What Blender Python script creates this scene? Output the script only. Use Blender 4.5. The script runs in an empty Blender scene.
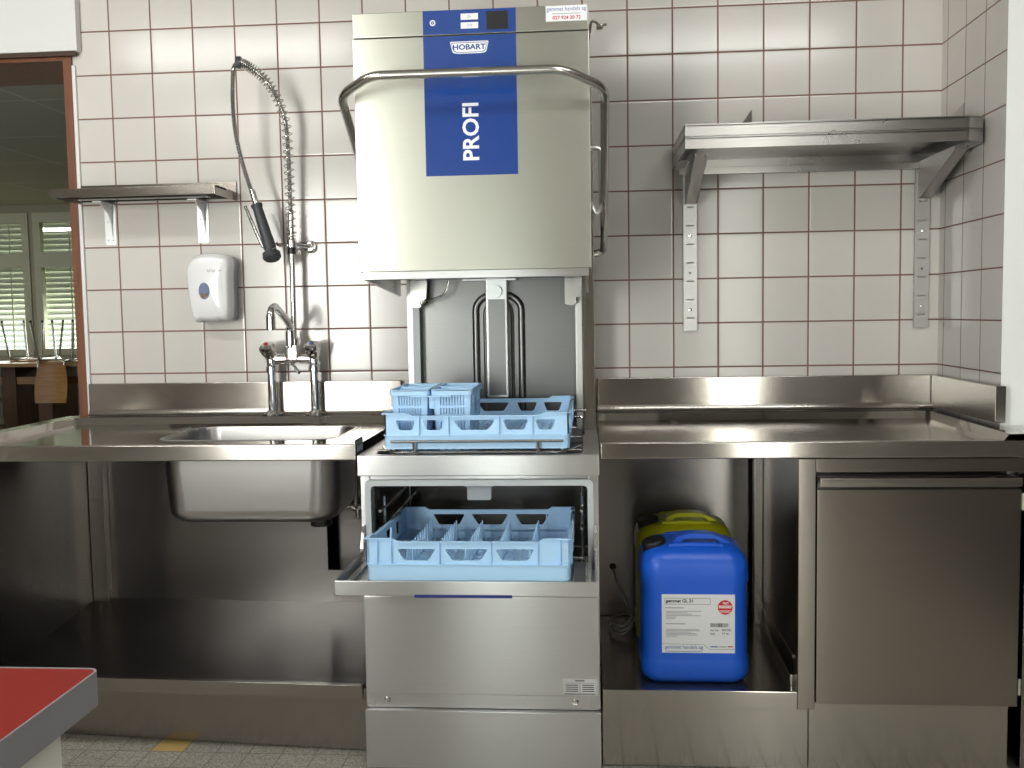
import bpy, bmesh, math, random
from mathutils import Vector, Matrix
from mathutils.geometry import tessellate_polygon
random.seed(7)
PI = math.pi
SC = bpy.context.scene
COL = SC.collection
FL = -0.02                                   # floor level

# ------------------------------------------------------------------ materials
MATS = {}
def newmat(name):
    m = bpy.data.materials.new(name); m.use_nodes = True
    return m, m.node_tree, m.node_tree.nodes['Principled BSDF']

def lin(c):
    return tuple(((x / 255.0) / 12.92 if x / 255.0 < 0.04045 else ((x / 255.0 + 0.055) / 1.055) ** 2.4) for x in c) + (1,)

def plain(name, col, rough=0.5, metal=0.0, coat=0.0, bump=0.0, bscale=200, spec=0.5, var=0.0, emit=None, trans=0.0, alpha=1.0):
    m, nt, b = newmat(name)
    b.inputs['Base Color'].default_value = tuple(col) + (1,) if len(col) == 3 else col
    b.inputs['Roughness'].default_value = rough
    b.inputs['Metallic'].default_value = metal
    b.inputs['Coat Weight'].default_value = coat
    b.inputs['Coat Roughness'].default_value = 0.03
    b.inputs['Specular IOR Level'].default_value = spec
    b.inputs['Transmission Weight'].default_value = trans
    g = nt.nodes.new('ShaderNodeNewGeometry')
    n = nt.nodes.new('ShaderNodeTexNoise'); n.inputs['Scale'].default_value = bscale
    nt.links.new(g.outputs['Position'], n.inputs['Vector'])
    if bump:
        bp = nt.nodes.new('ShaderNodeBump'); bp.inputs['Strength'].default_value = bump; bp.inputs['Distance'].default_value = 0.002
        nt.links.new(n.outputs['Fac'], bp.inputs['Height']); nt.links.new(bp.outputs['Normal'], b.inputs['Normal'])
    if var:
        n2 = nt.nodes.new('ShaderNodeTexNoise'); n2.inputs['Scale'].default_value = 6; n2.inputs['Detail'].default_value = 5
        nt.links.new(g.outputs['Position'], n2.inputs['Vector'])
        mx = nt.nodes.new('ShaderNodeMixRGB'); mx.blend_type = 'MULTIPLY'; mx.inputs['Fac'].default_value = 1
        mr = nt.nodes.new('ShaderNodeMapRange'); mr.inputs['To Min'].default_value = 1 - var; mr.inputs['To Max'].default_value = 1 + var
        nt.links.new(n2.outputs['Fac'], mr.inputs['Value'])
        mx.inputs['Color1'].default_value = b.inputs['Base Color'].default_value
        nt.links.new(mr.outputs['Result'], mx.inputs['Color2']); nt.links.new(mx.outputs['Color'], b.inputs['Base Color'])
    if emit:
        b.inputs['Emission Color'].default_value = tuple(emit[:3]) + (1,); b.inputs['Emission Strength'].default_value = emit[3]
    MATS[name] = m
    return m

def steel(name, col, rough=0.28, aniso=0.6, streak=0.12, smudge=0.0):
    """Brushed stainless steel: the brushing runs along U of the mesh's own UV map."""
    m, nt, b = newmat(name); L = nt.links.new
    b.inputs['Metallic'].default_value = 1
    b.inputs['Anisotropic'].default_value = aniso
    b.inputs['Anisotropic Rotation'].default_value = 0.25
    t = nt.nodes.new('ShaderNodeTangent'); t.direction_type = 'UV_MAP'; t.uv_map = 'UVMap'
    L(t.outputs['Tangent'], b.inputs['Tangent'])
    uv = nt.nodes.new('ShaderNodeUVMap'); uv.uv_map = 'UVMap'
    mp = nt.nodes.new('ShaderNodeMapping'); mp.inputs['Scale'].default_value = (3, 420, 1)
    L(uv.outputs['UV'], mp.inputs['Vector'])
    n = nt.nodes.new('ShaderNodeTexNoise'); n.inputs['Scale'].default_value = 1; n.inputs['Detail'].default_value = 3
    L(mp.outputs['Vector'], n.inputs['Vector'])
    g = nt.nodes.new('ShaderNodeNewGeometry')
    n2 = nt.nodes.new('ShaderNodeTexNoise'); n2.inputs['Scale'].default_value = 3.5; n2.inputs['Detail'].default_value = 6
    L(g.outputs['Position'], n2.inputs['Vector'])
    a = nt.nodes.new('ShaderNodeMapRange'); a.inputs['To Min'].default_value = 1 - streak; a.inputs['To Max'].default_value = 1 + streak
    L(n.outputs['Fac'], a.inputs['Value'])
    c = nt.nodes.new('ShaderNodeMixRGB'); c.blend_type = 'MULTIPLY'; c.inputs['Fac'].default_value = 1
    c.inputs['Color1'].default_value = tuple(col) + (1,)
    L(a.outputs['Result'], c.inputs['Color2'])
    L(c.outputs['Color'], b.inputs['Base Color'])
    r = nt.nodes.new('ShaderNodeMapRange'); r.inputs['To Min'].default_value = rough - 0.012 - smudge; r.inputs['To Max'].default_value = rough + 0.012 + smudge
    L(n2.outputs['Fac'], r.inputs['Value']); L(r.outputs['Result'], b.inputs['Roughness'])
    MATS[name] = m
    return m

def math_node(nt, op, a, b=None, c=None):
    n = nt.nodes.new('ShaderNodeMath'); n.operation = op
    for i, v in enumerate((a, b, c)):
        if v is None: continue
        if isinstance(v, (int, float)): n.inputs[i].default_value = v
        else: nt.links.new(v, n.inputs[i])
    return n.outputs[0]

def tile_mat(name, axes, pitch, off, tile_col, grout_col, gw, rough, var=0.03, bump=0.4, speckle=None, special=None, grain=0.0):
    m, nt, b = newmat(name); L = nt.links.new
    g = nt.nodes.new('ShaderNodeNewGeometry'); s = nt.nodes.new('ShaderNodeSeparateXYZ'); L(g.outputs['Position'], s.inputs[0])
    ids, dist = [], []
    for k in (0, 1):
        p = math_node(nt, 'DIVIDE', math_node(nt, 'SUBTRACT', s.outputs[axes[k]], off[k]), pitch)
        ids.append(math_node(nt, 'FLOOR', p))
        f = math_node(nt, 'FRACT', p)
        dist.append(math_node(nt, 'MINIMUM', f, math_node(nt, 'SUBTRACT', 1.0, f)))
    d = math_node(nt, 'MULTIPLY', math_node(nt, 'MINIMUM', dist[0], dist[1]), pitch)
    mask = nt.nodes.new('ShaderNodeMapRange'); mask.inputs['From Min'].default_value = gw * 0.5 - 0.0006; mask.inputs['From Max'].default_value = gw * 0.5 + 0.0006
    L(d, mask.inputs['Value'])
    cv = nt.nodes.new('ShaderNodeCombineXYZ'); L(ids[0], cv.inputs[0]); L(ids[1], cv.inputs[1])
    wn = nt.nodes.new('ShaderNodeTexWhiteNoise'); L(cv.outputs[0], wn.inputs['Vector'])
    n = nt.nodes.new('ShaderNodeTexNoise'); n.inputs['Scale'].default_value = 9; n.inputs['Detail'].default_value = 4; L(g.outputs['Position'], n.inputs['Vector'])
    v = math_node(nt, 'ADD', math_node(nt, 'MULTIPLY', math_node(nt, 'SUBTRACT', wn.outputs['Value'], 0.5), var * 2),
                  math_node(nt, 'MULTIPLY', math_node(nt, 'SUBTRACT', n.outputs['Fac'], 0.5), var * 2))
    v = math_node(nt, 'ADD', v, 1.0)
    if grain:
        n3 = nt.nodes.new('ShaderNodeTexNoise'); n3.inputs['Scale'].default_value = 260; n3.inputs['Detail'].default_value = 2; L(g.outputs['Position'], n3.inputs['Vector'])
        v = math_node(nt, 'ADD', v, math_node(nt, 'MULTIPLY', math_node(nt, 'SUBTRACT', n3.outputs['Fac'], 0.5), grain))
    c1 = nt.nodes.new('ShaderNodeMixRGB'); c1.blend_type = 'MULTIPLY'; c1.inputs['Fac'].default_value = 1; c1.inputs['Color1'].default_value = tile_col
    L(v, c1.inputs['Color2'])
    tc = c1.outputs['Color']
    if speckle:
        vo = nt.nodes.new('ShaderNodeTexVoronoi'); vo.inputs['Scale'].default_value = speckle[0]; L(g.outputs['Position'], vo.inputs['Vector'])
        sp = nt.nodes.new('ShaderNodeSeparateColor'); L(vo.outputs['Color'], sp.inputs[0])
        cr = nt.nodes.new('ShaderNodeValToRGB'); cr.color_ramp.elements[0].color = speckle[1]; cr.color_ramp.elements[1].color = speckle[2]
        L(sp.outputs[0], cr.inputs[0])
        mm = nt.nodes.new('ShaderNodeMixRGB'); mm.blend_type = 'MULTIPLY'; mm.inputs['Fac'].default_value = speckle[3]
        L(tc, mm.inputs['Color1']); L(cr.outputs['Color'], mm.inputs['Color2']); tc = mm.outputs['Color']
    if special:
        for (ia, ib, colr) in special:
            ea = math_node(nt, 'COMPARE', ids[0], ia, 0.1); eb = math_node(nt, 'COMPARE', ids[1], ib, 0.1)
            mm = nt.nodes.new('ShaderNodeMixRGB'); L(math_node(nt, 'MULTIPLY', ea, eb), mm.inputs['Fac'])
            L(tc, mm.inputs['Color1']); mm.inputs['Color2'].default_value = colr; tc = mm.outputs['Color']
    c2 = nt.nodes.new('ShaderNodeMixRGB'); L(mask.outputs['Result'], c2.inputs['Fac']); c2.inputs['Color1'].default_value = grout_col
    L(tc, c2.inputs['Color2']); L(c2.outputs['Color'], b.inputs['Base Color'])
    rr = nt.nodes.new('ShaderNodeMapRange'); rr.inputs['To Min'].default_value = 0.8; rr.inputs['To Max'].default_value = rough
    L(mask.outputs['Result'], rr.inputs['Value']); L(rr.outputs['Result'], b.inputs['Roughness'])
    hm = nt.nodes.new('ShaderNodeMapRange'); hm.inputs['From Min'].default_value = gw * 0.4; hm.inputs['From Max'].default_value = gw * 0.5 + 0.004; L(d, hm.inputs['Value'])
    bn = nt.nodes.new('ShaderNodeTexNoise'); bn.inputs['Scale'].default_value = 14; L(g.outputs['Position'], bn.inputs['Vector'])
    hh = math_node(nt, 'ADD', hm.outputs['Result'], math_node(nt, 'MULTIPLY', bn.outputs['Fac'], 0.25))
    bp = nt.nodes.new('ShaderNodeBump'); bp.inputs['Strength'].default_value = bump; bp.inputs['Distance'].default_value = 0.0006
    L(hh, bp.inputs['Height']); L(bp.outputs['Normal'], b.inputs['Normal'])
    MATS[name] = m
    return m

def wood(name, c1, c2, rough=0.5, scale=(2, 30, 30)):
    m, nt, b = newmat(name); L = nt.links.new
    g = nt.nodes.new('ShaderNodeNewGeometry'); mp = nt.nodes.new('ShaderNodeMapping'); mp.inputs['Scale'].default_value = scale
    L(g.outputs['Position'], mp.inputs['Vector'])
    n = nt.nodes.new('ShaderNodeTexNoise'); n.inputs['Scale'].default_value = 2; n.inputs['Detail'].default_value = 6; L(mp.outputs['Vector'], n.inputs['Vector'])
    cr = nt.nodes.new('ShaderNodeValToRGB'); cr.color_ramp.elements[0].color = c1; cr.color_ramp.elements[1].color = c2
    cr.color_ramp.elements[0].position = 0.3; cr.color_ramp.elements[1].position = 0.7
    L(n.outputs['Fac'], cr.inputs[0]); L(cr.outputs['Color'], b.inputs['Base Color']); b.inputs['Roughness'].default_value = rough
    MATS[name] = m
    return m

def pane_mat(name, tint=(0.94, 0.96, 0.93)):
    m = bpy.data.materials.new(name); m.use_nodes = True; nt = m.node_tree; nt.nodes.clear()
    o = nt.nodes.new('ShaderNodeOutputMaterial'); mx = nt.nodes.new('ShaderNodeMixShader'); t = nt.nodes.new('ShaderNodeBsdfTransparent'); gl = nt.nodes.new('ShaderNodeBsdfGlossy')
    t.inputs['Color'].default_value = tint + (1,); gl.inputs['Roughness'].default_value = 0.02; mx.inputs['Fac'].default_value = 0.06
    nt.links.new(t.outputs[0], mx.inputs[1]); nt.links.new(gl.outputs[0], mx.inputs[2]); nt.links.new(mx.outputs[0], o.inputs[0])
    MATS[name] = m
    return m

TILE = lin((212, 207, 202)); GROUT = lin((122, 88, 76))
tile_mat('wall_tile', (0, 2), 0.15, (0.0, 0.02), TILE, GROUT, 0.0052, 0.16, var=0.03, grain=0.05)
tile_mat('wall_tile_side', (1, 2), 0.15, (-0.05, 0.02), TILE, GROUT, 0.0045, 0.16, var=0.03, grain=0.05)
tile_mat('floor_tile', (0, 1), 0.10, (0.095, -0.04), lin((214, 209, 198)), lin((140, 135, 125)), 0.003, 0.45, var=0.04, bump=0.15,
         speckle=(260, lin((150, 145, 138)), (1, 1, 1, 1), 0.8), special=[(-11, -6, lin((222, 190, 118)))])
steel('steel_machine', (0.71, 0.71, 0.72), 0.28, 0.85, 0.05)
steel('steel_hood', (0.55, 0.553, 0.495), 0.33, 0.80, 0.03)
steel('steel_counter', (0.48, 0.45, 0.42), 0.18, 0.90, 0.04, 0.0)
steel('steel_top', (0.48, 0.455, 0.42), 0.10, 0.6, 0.03, 0.0)
steel('steel_cabinet', (0.33, 0.302, 0.275), 0.20, 0.92, 0.05, 0.01)
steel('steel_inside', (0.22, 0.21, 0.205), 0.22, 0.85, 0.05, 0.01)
steel('steel_bowl', (0.50, 0.49, 0.475), 0.33, 0.3, 0.05, 0.04)
steel('steel_shelf', (0.44, 0.425, 0.415), 0.28, 0.7, 0.05, 0.01)
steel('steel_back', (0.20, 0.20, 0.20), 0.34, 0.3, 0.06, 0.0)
plain('chrome', (0.80, 0.80, 0.80), 0.07, 1.0)
plain('steel_wire', (0.62, 0.61, 0.59), 0.22, 1.0)
plain('galvanised', (0.50, 0.50, 0.49), 0.35, 1.0)
plain('bracket_zinc', (0.78, 0.79, 0.80), 0.4, 0.6)
plain('aluminium_edge', lin((150, 150, 154)), 0.45, 0.35, bump=0.1, bscale=60)
plain('rubber_black', (0.012, 0.012, 0.013), 0.45)
plain('rubber_grey', (0.055, 0.058, 0.065), 0.5)
plain('plastic_black', (0.015, 0.015, 0.016), 0.35)
plain('gasket_grey', lin((190, 195, 198)), 0.45)
plain('plastic_grey', lin((150, 153, 156)), 0.4)
plain('plastic_white', lin((238, 238, 240)), 0.22, coat=0.3)
plain('dispenser_side', lin((150, 155, 165)), 0.35)
plain('window_grey_blue', lin((120, 132, 165)), 0.08, coat=0.5)
plain('amber', lin((120, 95, 65)), 0.2)
plain('rack_blue', lin((180, 220, 255)), 0.42, bump=0.08, bscale=500)
plain('panel_blue', lin((30, 68, 145)), 0.12, coat=1.0)
plain('strip_blue', lin((42, 52, 130)), 0.3)
plain('can_blue', lin((26, 92, 210)), 0.36, bump=0.1, bscale=300)
plain('can_yellow', lin((186, 184, 20)), 0.36, bump=0.1, bscale=300)
plain('paper_white', lin((226, 228, 230)), 0.5)
plain('ink_dark', (0.03, 0.03, 0.04), 0.6)
plain('ink_grey', lin((150, 152, 158)), 0.6)
plain('ink_blue', lin((95, 115, 175)), 0.6)
plain('ink_red', lin((200, 35, 50)), 0.5)
plain('ink_white', lin((240, 242, 246)), 0.5)
plain('display_dark', lin((45, 45, 48)), 0.2)
plain('red_laminate', lin((134, 28, 18)), 0.55, var=0.12, spec=0.25)
plain('cabinet_white', lin((228, 228, 222)), 0.4)
plain('wall_paint', lin((247, 249, 247)), 0.6, bump=0.05)
plain('rear_paint', lin((185, 180, 170)), 0.7)
plain('dark_panel', lin((48, 40, 33)), 0.5)
plain('side_paint', lin((62, 53, 44)), 0.7)
plain('ceiling_paint', lin((172, 170, 165)), 0.8)
plain('dining_paint', lin((172, 172, 150)), 0.8)
tile_mat('dining_ceiling', (0, 1), 1.2, (0.3, 0.4), lin((176, 176, 160)), lin((205, 205, 190)), 0.02, 0.7, var=0.02, bump=0.1)
plain('dining_floor', lin((95, 80, 62)), 0.5, var=0.1)
plain('window_frame', lin((196, 200, 176)), 0.5)
plain('blind_slat', lin((186, 190, 178)), 0.45)
plain('radiator_paint', lin((120, 122, 112)), 0.5)
plain('shutter_white', lin((226, 226, 226)), 0.45)
plain('dark_wood', lin((62, 38, 24)), 0.5)
wood('frame_wood', lin((98, 54, 29)), lin((122, 70, 38)), 0.45, (30, 30, 2))
wood('table_wood', lin((150, 112, 70)), lin((180, 140, 92)), 0.4)
wood('brown_wood', lin((76, 52, 30)), lin((98, 70, 42)), 0.5, (30, 30, 2))
wood('chair_ply', lin((168, 118, 62)), lin((190, 140, 80)), 0.35, (3, 3, 20))
pane_mat('glass_pane')
plain('lamp_cover', (0.9, 0.9, 0.88), 0.4, emit=(1.0, 1.0, 0.96, 25.0))
m, nt, b = newmat('clear_hose'); b.inputs['Base Color'].default_value = (0.8, 0.82, 0.8, 1); b.inputs['Roughness'].default_value = 0.15; b.inputs['Transmission Weight'].default_value = 0.6; MATS['clear_hose'] = m

# ------------------------------------------------------------------ mesh helpers
BASE = {}                                    # world origin of each object's root
class MB:
    def __init__(s): s.bm = bmesh.new()
    def box(s, x0, x1, y0, y1, z0, z1, bev=0.0, seg=2, mat=None):
        t = bmesh.new(); bmesh.ops.create_cube(t, size=1)
        bmesh.ops.scale(t, vec=(abs(x1 - x0), abs(y1 - y0), abs(z1 - z0)), verts=t.verts)
        bmesh.ops.translate(t, vec=((x0 + x1) / 2, (y0 + y1) / 2, (z0 + z1) / 2), verts=t.verts)
        if bev: bmesh.ops.bevel(t, geom=t.edges[:] , offset=bev, segments=seg, profile=0.5, affect='EDGES', clamp_overlap=True)
        if mat is not None: bmesh.ops.transform(t, matrix=mat, verts=t.verts)
        s.merge(t); return s
    def merge(s, t):
        me = bpy.data.meshes.new('tmp'); t.to_mesh(me); t.free(); s.bm.from_mesh(me); bpy.data.meshes.remove(me)
    def tube(s, pts, r, n=12, closed=False):
        pts = [Vector(p) for p in pts]; m = len(pts)
        rs = r if isinstance(r, (list, tuple)) else [r] * m
        rings = []; up = None
        for i, p in enumerate(pts):
            a = pts[i - 1] if (i > 0 or closed) else p; c = pts[(i + 1) % m] if (i < m - 1 or closed) else p
            d = (c - a).normalized()
            if up is None: up = d.orthogonal().normalized()
            up = (up - d * up.dot(d)); up = up.normalized() if up.length > 1e-6 else d.orthogonal().normalized()
            w = d.cross(up)
            rings.append([s.bm.verts.new(p + (up * math.cos(2 * PI * k / n) + w * math.sin(2 * PI * k / n)) * rs[i]) for k in range(n)])
        for i in range(m if closed else m - 1):
            A, B = rings[i], rings[(i + 1) % m]
            for k in range(n): s.bm.faces.new((A[k], A[(k + 1) % n], B[(k + 1) % n], B[k]))
        if not closed:
            s.bm.faces.new(rings[0][::-1]); s.bm.faces.new(rings[-1])
        return s
    def loft(s, rings, cap0=True, cap1=True):
        vs = [[s.bm.verts.new(p) for p in r] for r in rings]; n = len(vs[0])
        for A, B in zip(vs, vs[1:]):
            for k in range(n): s.bm.faces.new((A[k], A[(k + 1) % n], B[(k + 1) % n], B[k]))
        if cap0: s.bm.faces.new(vs[0][::-1])
        if cap1: s.bm.faces.new(vs[-1])
        return s
    def lathe(s, prof, c, axis=(0, 0, 1), n=20):
        q = Vector((0, 0, 1)).rotation_difference(Vector(axis).normalized()); c = Vector(c)
        rings = [[c + q @ Vector((max(r, 1e-5) * math.cos(2 * PI * k / n), max(r, 1e-5) * math.sin(2 * PI * k / n), h)) for k in range(n)] for r, h in prof]
        return s.loft(rings)
    def plate(s, outer, holes, t, mat):
        """outline with holes in the local XY plane, thickness t along +Z, placed by mat"""
        polys = [outer] + list(holes)
        flat = [Vector((p[0], p[1], 0)) for poly in polys for p in poly]
        tris = tessellate_polygon([[Vector((p[0], p[1], 0)) for p in poly] for poly in polys])
        lo = [s.bm.verts.new(mat @ v) for v in flat]; hi = [s.bm.verts.new(mat @ (v + Vector((0, 0, t)))) for v in flat]
        for a, b_, c in tris:
            if a == b_ or b_ == c or a == c: continue
            for vs in ((lo[c], lo[b_], lo[a]), (hi[a], hi[b_], hi[c])):
                try: s.bm.faces.new(vs)
                except ValueError: pass
        i = 0
        for poly in polys:
            k = len(poly)
            for j in range(k):
                a, b_ = i + j, i + (j + 1) % k
                try: s.bm.faces.new((lo[a], lo[b_], hi[b_], hi[a]))
                except ValueError: pass
            i += k
        return s
    def build(s, name, mat, parent=None, smooth=35, base=None):
        bm = s.bm
        bmesh.ops.remove_doubles(bm, verts=bm.verts, dist=1e-6)
        bmesh.ops.recalc_face_normals(bm, faces=bm.faces)
        xs = [v.co for v in bm.verts]
        if parent is not None: o0 = BASE[parent.name]
        elif base is not None: o0 = Vector(base)
        else:
            lo = Vector([min(v[i] for v in xs) for i in range(3)]); hi = Vector([max(v[i] for v in xs) for i in range(3)])
            o0 = Vector(((lo.x + hi.x) / 2, (lo.y + hi.y) / 2, lo.z))
        uvl = bm.loops.layers.uv.new('UVMap')
        for f in bm.faces:
            n = f.normal; ax = max(range(3), key=lambda i: abs(n[i]))
            for l in f.loops:
                c = l.vert.co
                l[uvl].uv = (c.x, c.y) if ax == 2 else ((c.x, c.z) if ax == 1 else (c.y, c.z))
            f.smooth = smooth > 0
        bmesh.ops.translate(bm, vec=-o0, verts=bm.verts)
        me = bpy.data.meshes.new(name); bm.to_mesh(me); bm.free()
        if smooth > 0:
            me.set_sharp_from_angle(angle=math.radians(smooth))
        ms = mat if isinstance(mat, (list, tuple)) else [mat]
        for x in ms: me.materials.append(MATS[x])
        ob = bpy.data.objects.new(name, me); COL.objects.link(ob)
        if smooth > 0:
            wn = ob.modifiers.new('normals', 'WEIGHTED_NORMAL'); wn.keep_sharp = True; wn.weight = 60
        if parent is not None: ob.parent = parent
        else: ob.location = o0
        BASE[ob.name] = o0
        return ob

def XZ(y=0.0, flip=False):                   # local x->X, y->Z, thickness towards -Y
    return Matrix(((1, 0, 0, 0), (0, 0, -1, y), (0, 1, 0, 0), (0, 0, 0, 1)))
def YZ(x=0.0):                               # local x->Y, y->Z, thickness towards +X
    return Matrix(((0, 0, 1, x), (1, 0, 0, 0), (0, 1, 0, 0), (0, 0, 0, 1)))
def XY(z=0.0):
    return Matrix.Translation((0, 0, z))

def rect(x0, x1, y0, y1): return [(x0, y0), (x1, y0), (x1, y1), (x0, y1)]
def rrect(x0, x1, y0, y1, r, n=5):
    if isinstance(r, (int, float)): r = [r] * 4
    out = []
    for (cx, cy, a, rr) in ((x0 + r[0], y0 + r[0], PI, r[0]), (x1 - r[1], y0 + r[1], 1.5 * PI, r[1]), (x1 - r[2], y1 - r[2], 0, r[2]), (x0 + r[3], y1 - r[3], 0.5 * PI, r[3])):
        if rr < 1e-6: out.append((cx, cy)); continue
        for k in range(n + 1):
            t = a + 0.5 * PI * k / n; out.append((cx + rr * math.cos(t), cy + rr * math.sin(t)))
    return out
def roundpoly(pts, r, n=3):
    out = []; m = len(pts)
    for i in range(m):
        p = Vector(pts[i]); a = (Vector(pts[i - 1]) - p); c = (Vector(pts[(i + 1) % m]) - p)
        rr = min(r, a.length * 0.45, c.length * 0.45)
        A = p + a.normalized() * rr; B = p + c.normalized() * rr
        for k in range(n + 1):
            t = k / n; q = A * (1 - t) ** 2 + p * 2 * t * (1 - t) + B * t * t; out.append((q.x, q.y))
    return out
def circ(cx, cy, r, n=20, ry=None): return [(cx + r * math.cos(2 * PI * k / n), cy + (ry or r) * math.sin(2 * PI * k / n)) for k in range(n)]
def smooth_path(pts, k=6):
    P = [Vector(p) for p in pts]; P = [P[0] * 2 - P[1]] + P + [P[-1] * 2 - P[-2]]; out = []
    for i in range(1, len(P) - 2):
        for j in range(k):
            t = j / k; a, b_, c, d = P[i - 1:i + 3]
            out.append(0.5 * ((2 * b_) + (c - a) * t + (2 * a - 5 * b_ + 4 * c - d) * t * t + (-a + 3 * b_ - 3 * c + d) * t ** 3))
    out.append(P[-2]); return out
def bend_path(pts, r, n=6):
    P = [Vector(p) for p in pts]; out = [P[0]]
    for i in range(1, len(P) - 1):
        a = P[i - 1] - P[i]; c = P[i + 1] - P[i]; rr = min(r, a.length * 0.49, c.length * 0.49)
        A = P[i] + a.normalized() * rr; B = P[i] + c.normalized() * rr
        for k in range(n + 1):
            t = k / n; out.append(A * (1 - t) ** 2 + P[i] * 2 * t * (1 - t) + B * t * t)
    out.append(P[-1]); return out

def tag(o, label=None, cat=None, group=None, kind=None):
    if label: o['label'] = label
    if cat: o['category'] = cat
    if group: o['group'] = group
    if kind: o['kind'] = kind
    return o
def thing(name, loc, label, cat, group=None):
    o = bpy.data.objects.new(name, None); COL.objects.link(o); o.location = loc; o.empty_display_size = 0.05
    BASE[o.name] = Vector(loc)
    return tag(o, label, cat, group)
def struct(mb, name, mat, **k): return tag(mb.build(name, mat, **k), kind='structure')
def part_label(o, l): o['label'] = l; return o

def lettering(name, txt, mat, x0, x1, z0, z1, y, parent, rot=False, depth=0.0006, bold=0.0):
    """writing that fills the box x0..x1, z0..z1 on a plane facing -Y"""
    cu = bpy.data.curves.new(name, 'FONT'); cu.body = txt; cu.size = 1; cu.extrude = 0.0; cu.offset = bold; cu.resolution_u = 3
    tmp = bpy.data.objects.new(name, cu); COL.objects.link(tmp)
    dg = bpy.context.evaluated_depsgraph_get(); me = bpy.data.meshes.new_from_object(tmp.evaluated_get(dg))
    bpy.data.objects.remove(tmp); bpy.data.curves.remove(cu)
    mb = MB(); mb.bm.from_mesh(me); bpy.data.meshes.remove(me)
    vs = mb.bm.verts
    ax0, ax1 = min(v.co.x for v in vs), max(v.co.x for v in vs); ay0, ay1 = min(v.co.y for v in vs), max(v.co.y for v in vs)
    for v in vs:
        u = (v.co.x - ax0) / (ax1 - ax0); w = (v.co.y - ay0) / (ay1 - ay0)
        if rot: v.co = Vector((x1 - w * (x1 - x0), y, z0 + u * (z1 - z0)))
        else: v.co = Vector((x0 + u * (x1 - x0), y, z0 + w * (z1 - z0)))
    r = bmesh.ops.extrude_face_region(mb.bm, geom=mb.bm.faces[:])
    for e in r['geom']:
        if isinstance(e, bmesh.types.BMVert): e.co.y -= depth
    return mb.build(name, mat, parent, smooth=0)

# ------------------------------------------------------------------ camera
def make_camera():
    cx, D, cz, yaw, pitch, roll, f = 0.3074, 3.3277, 1.2628, 0.0793, 0.0731, 0.0166, 962.8
    def ray(u, v):
        a, b_ = u / f, v / f
        c, s = math.cos(roll), math.sin(roll); a, b_ = c * a - s * b_, s * a + c * b_
        x, y, z = a, 1.0, -b_
        c, s = math.cos(pitch), math.sin(pitch); y, z = c * y + s * z, -s * y + c * z
        c, s = math.cos(yaw), math.sin(yaw); x, y = c * x - s * y, s * x + c * y
        return Vector((x, y, z))
    fw = ray(0, 0); rt = (ray(f, 0) - fw).normalized(); up = (fw - ray(0, f)).normalized(); fw.normalize()
    M = Matrix((rt, up, -fw)).transposed().to_4x4(); M.translation = (cx, -D, cz)
    cd = bpy.data.cameras.new('camera'); co = bpy.data.objects.new('camera', cd); COL.objects.link(co); co.matrix_world = M
    cd.sensor_fit = 'HORIZONTAL'; cd.sensor_width = 36; cd.lens = f * 36 / 1024; cd.clip_start = 0.05
    SC.camera = co
make_camera()

# ------------------------------------------------------------------ the setting
XR = 1.475                                   # tiled right wall of the niche
REAR = -5.0
mb = MB(); mb.box(-3.3, 3.2, REAR - 0.2, 0.0, FL - 0.1, FL); struct(mb, 'floor', 'floor_tile', smooth=0)
mb = MB(); mb.box(-3.3, 3.2, REAR - 0.2, 0.0, 2.80, 2.9); struct(mb, 'ceiling', 'ceiling_paint', smooth=0)
mb = MB(); mb.plate(rect(-3.3, 3.2, FL, 2.8), [rect(-2.72, -1.487, 0.80, 2.20)], 0.30, XZ(0.30)); struct(mb, 'wall_back', 'wall_tile', smooth=0)
# the right wall of the niche: tiled on its inner side, white paint on the end that faces the room
mb = MB(); mb.box(XR, 3.2, -0.50, 0.0, FL, 2.8)
for f in mb.bm.faces:
    if f.normal.y < -0.5: f.material_index = 1
struct(mb, 'wall_right', ['wall_tile_side', 'wall_paint'], smooth=0)
mb = MB(); mb.box(2.0, 2.1, REAR, -0.5, FL, 2.8); struct(mb, 'wall_side', 'side_paint', smooth=0)
mb = MB(); mb.box(-3.4, -3.3, REAR, 0.0, FL, 2.8); struct(mb, 'wall_left', 'side_paint', smooth=0)
WINS = [(-2.45, -1.50, 0.05, 2.4), (-1.05, -0.10, 0.05, 1.45), (1.34, 1.76, 0.05, 2.4)]  # middle opening cut low, shaped for its reflection in the dishwasher's lower panel
mb = MB(); mb.plate(rect(-3.3, 3.2, FL, 2.8), [rect(*w) for w in WINS], 0.2, XZ(REAR)); struct(mb, 'wall_rear', 'rear_paint', smooth=0)
for i, (x0, x1, z0, z1) in enumerate(WINS):
    mb = MB(); xm = (x0 + x1) / 2
    if x1 - x0 > 0.7: hs = [rect(x0 + 0.05, xm - 0.03, z0 + 0.05, z1 - 0.05), rect(xm + 0.03, x1 - 0.05, z0 + 0.05, z1 - 0.05)]
    else: hs = [rect(x0 + 0.05, x1 - 0.05, z0 + 0.05, z1 - 0.05)]
    mb.plate(rect(x0, x1, z0, z1), hs, 0.06, XZ(REAR - 0.06))
    w = struct(mb, 'window_%d' % (i + 3), 'shutter_white', smooth=0)
    g = MB(); g.box(x0 + 0.03, x1 - 0.03, REAR - 0.095, REAR - 0.089, z0 + 0.03, z1 - 0.03); g.build('pane', 'glass_pane', w, smooth=0)
mb = MB()  # unseen dark panels added so the steel mirrors something dark
for a, b_ in ((-3.299, -2.455), (0.40, 1.335), (1.765, 1.999)): mb.box(a, b_, REAR + 0.0005, REAR + 0.012, FL + 0.001, 1.5)
struct(mb, 'dark_panel_rear', 'dark_panel', smooth=0)
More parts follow.
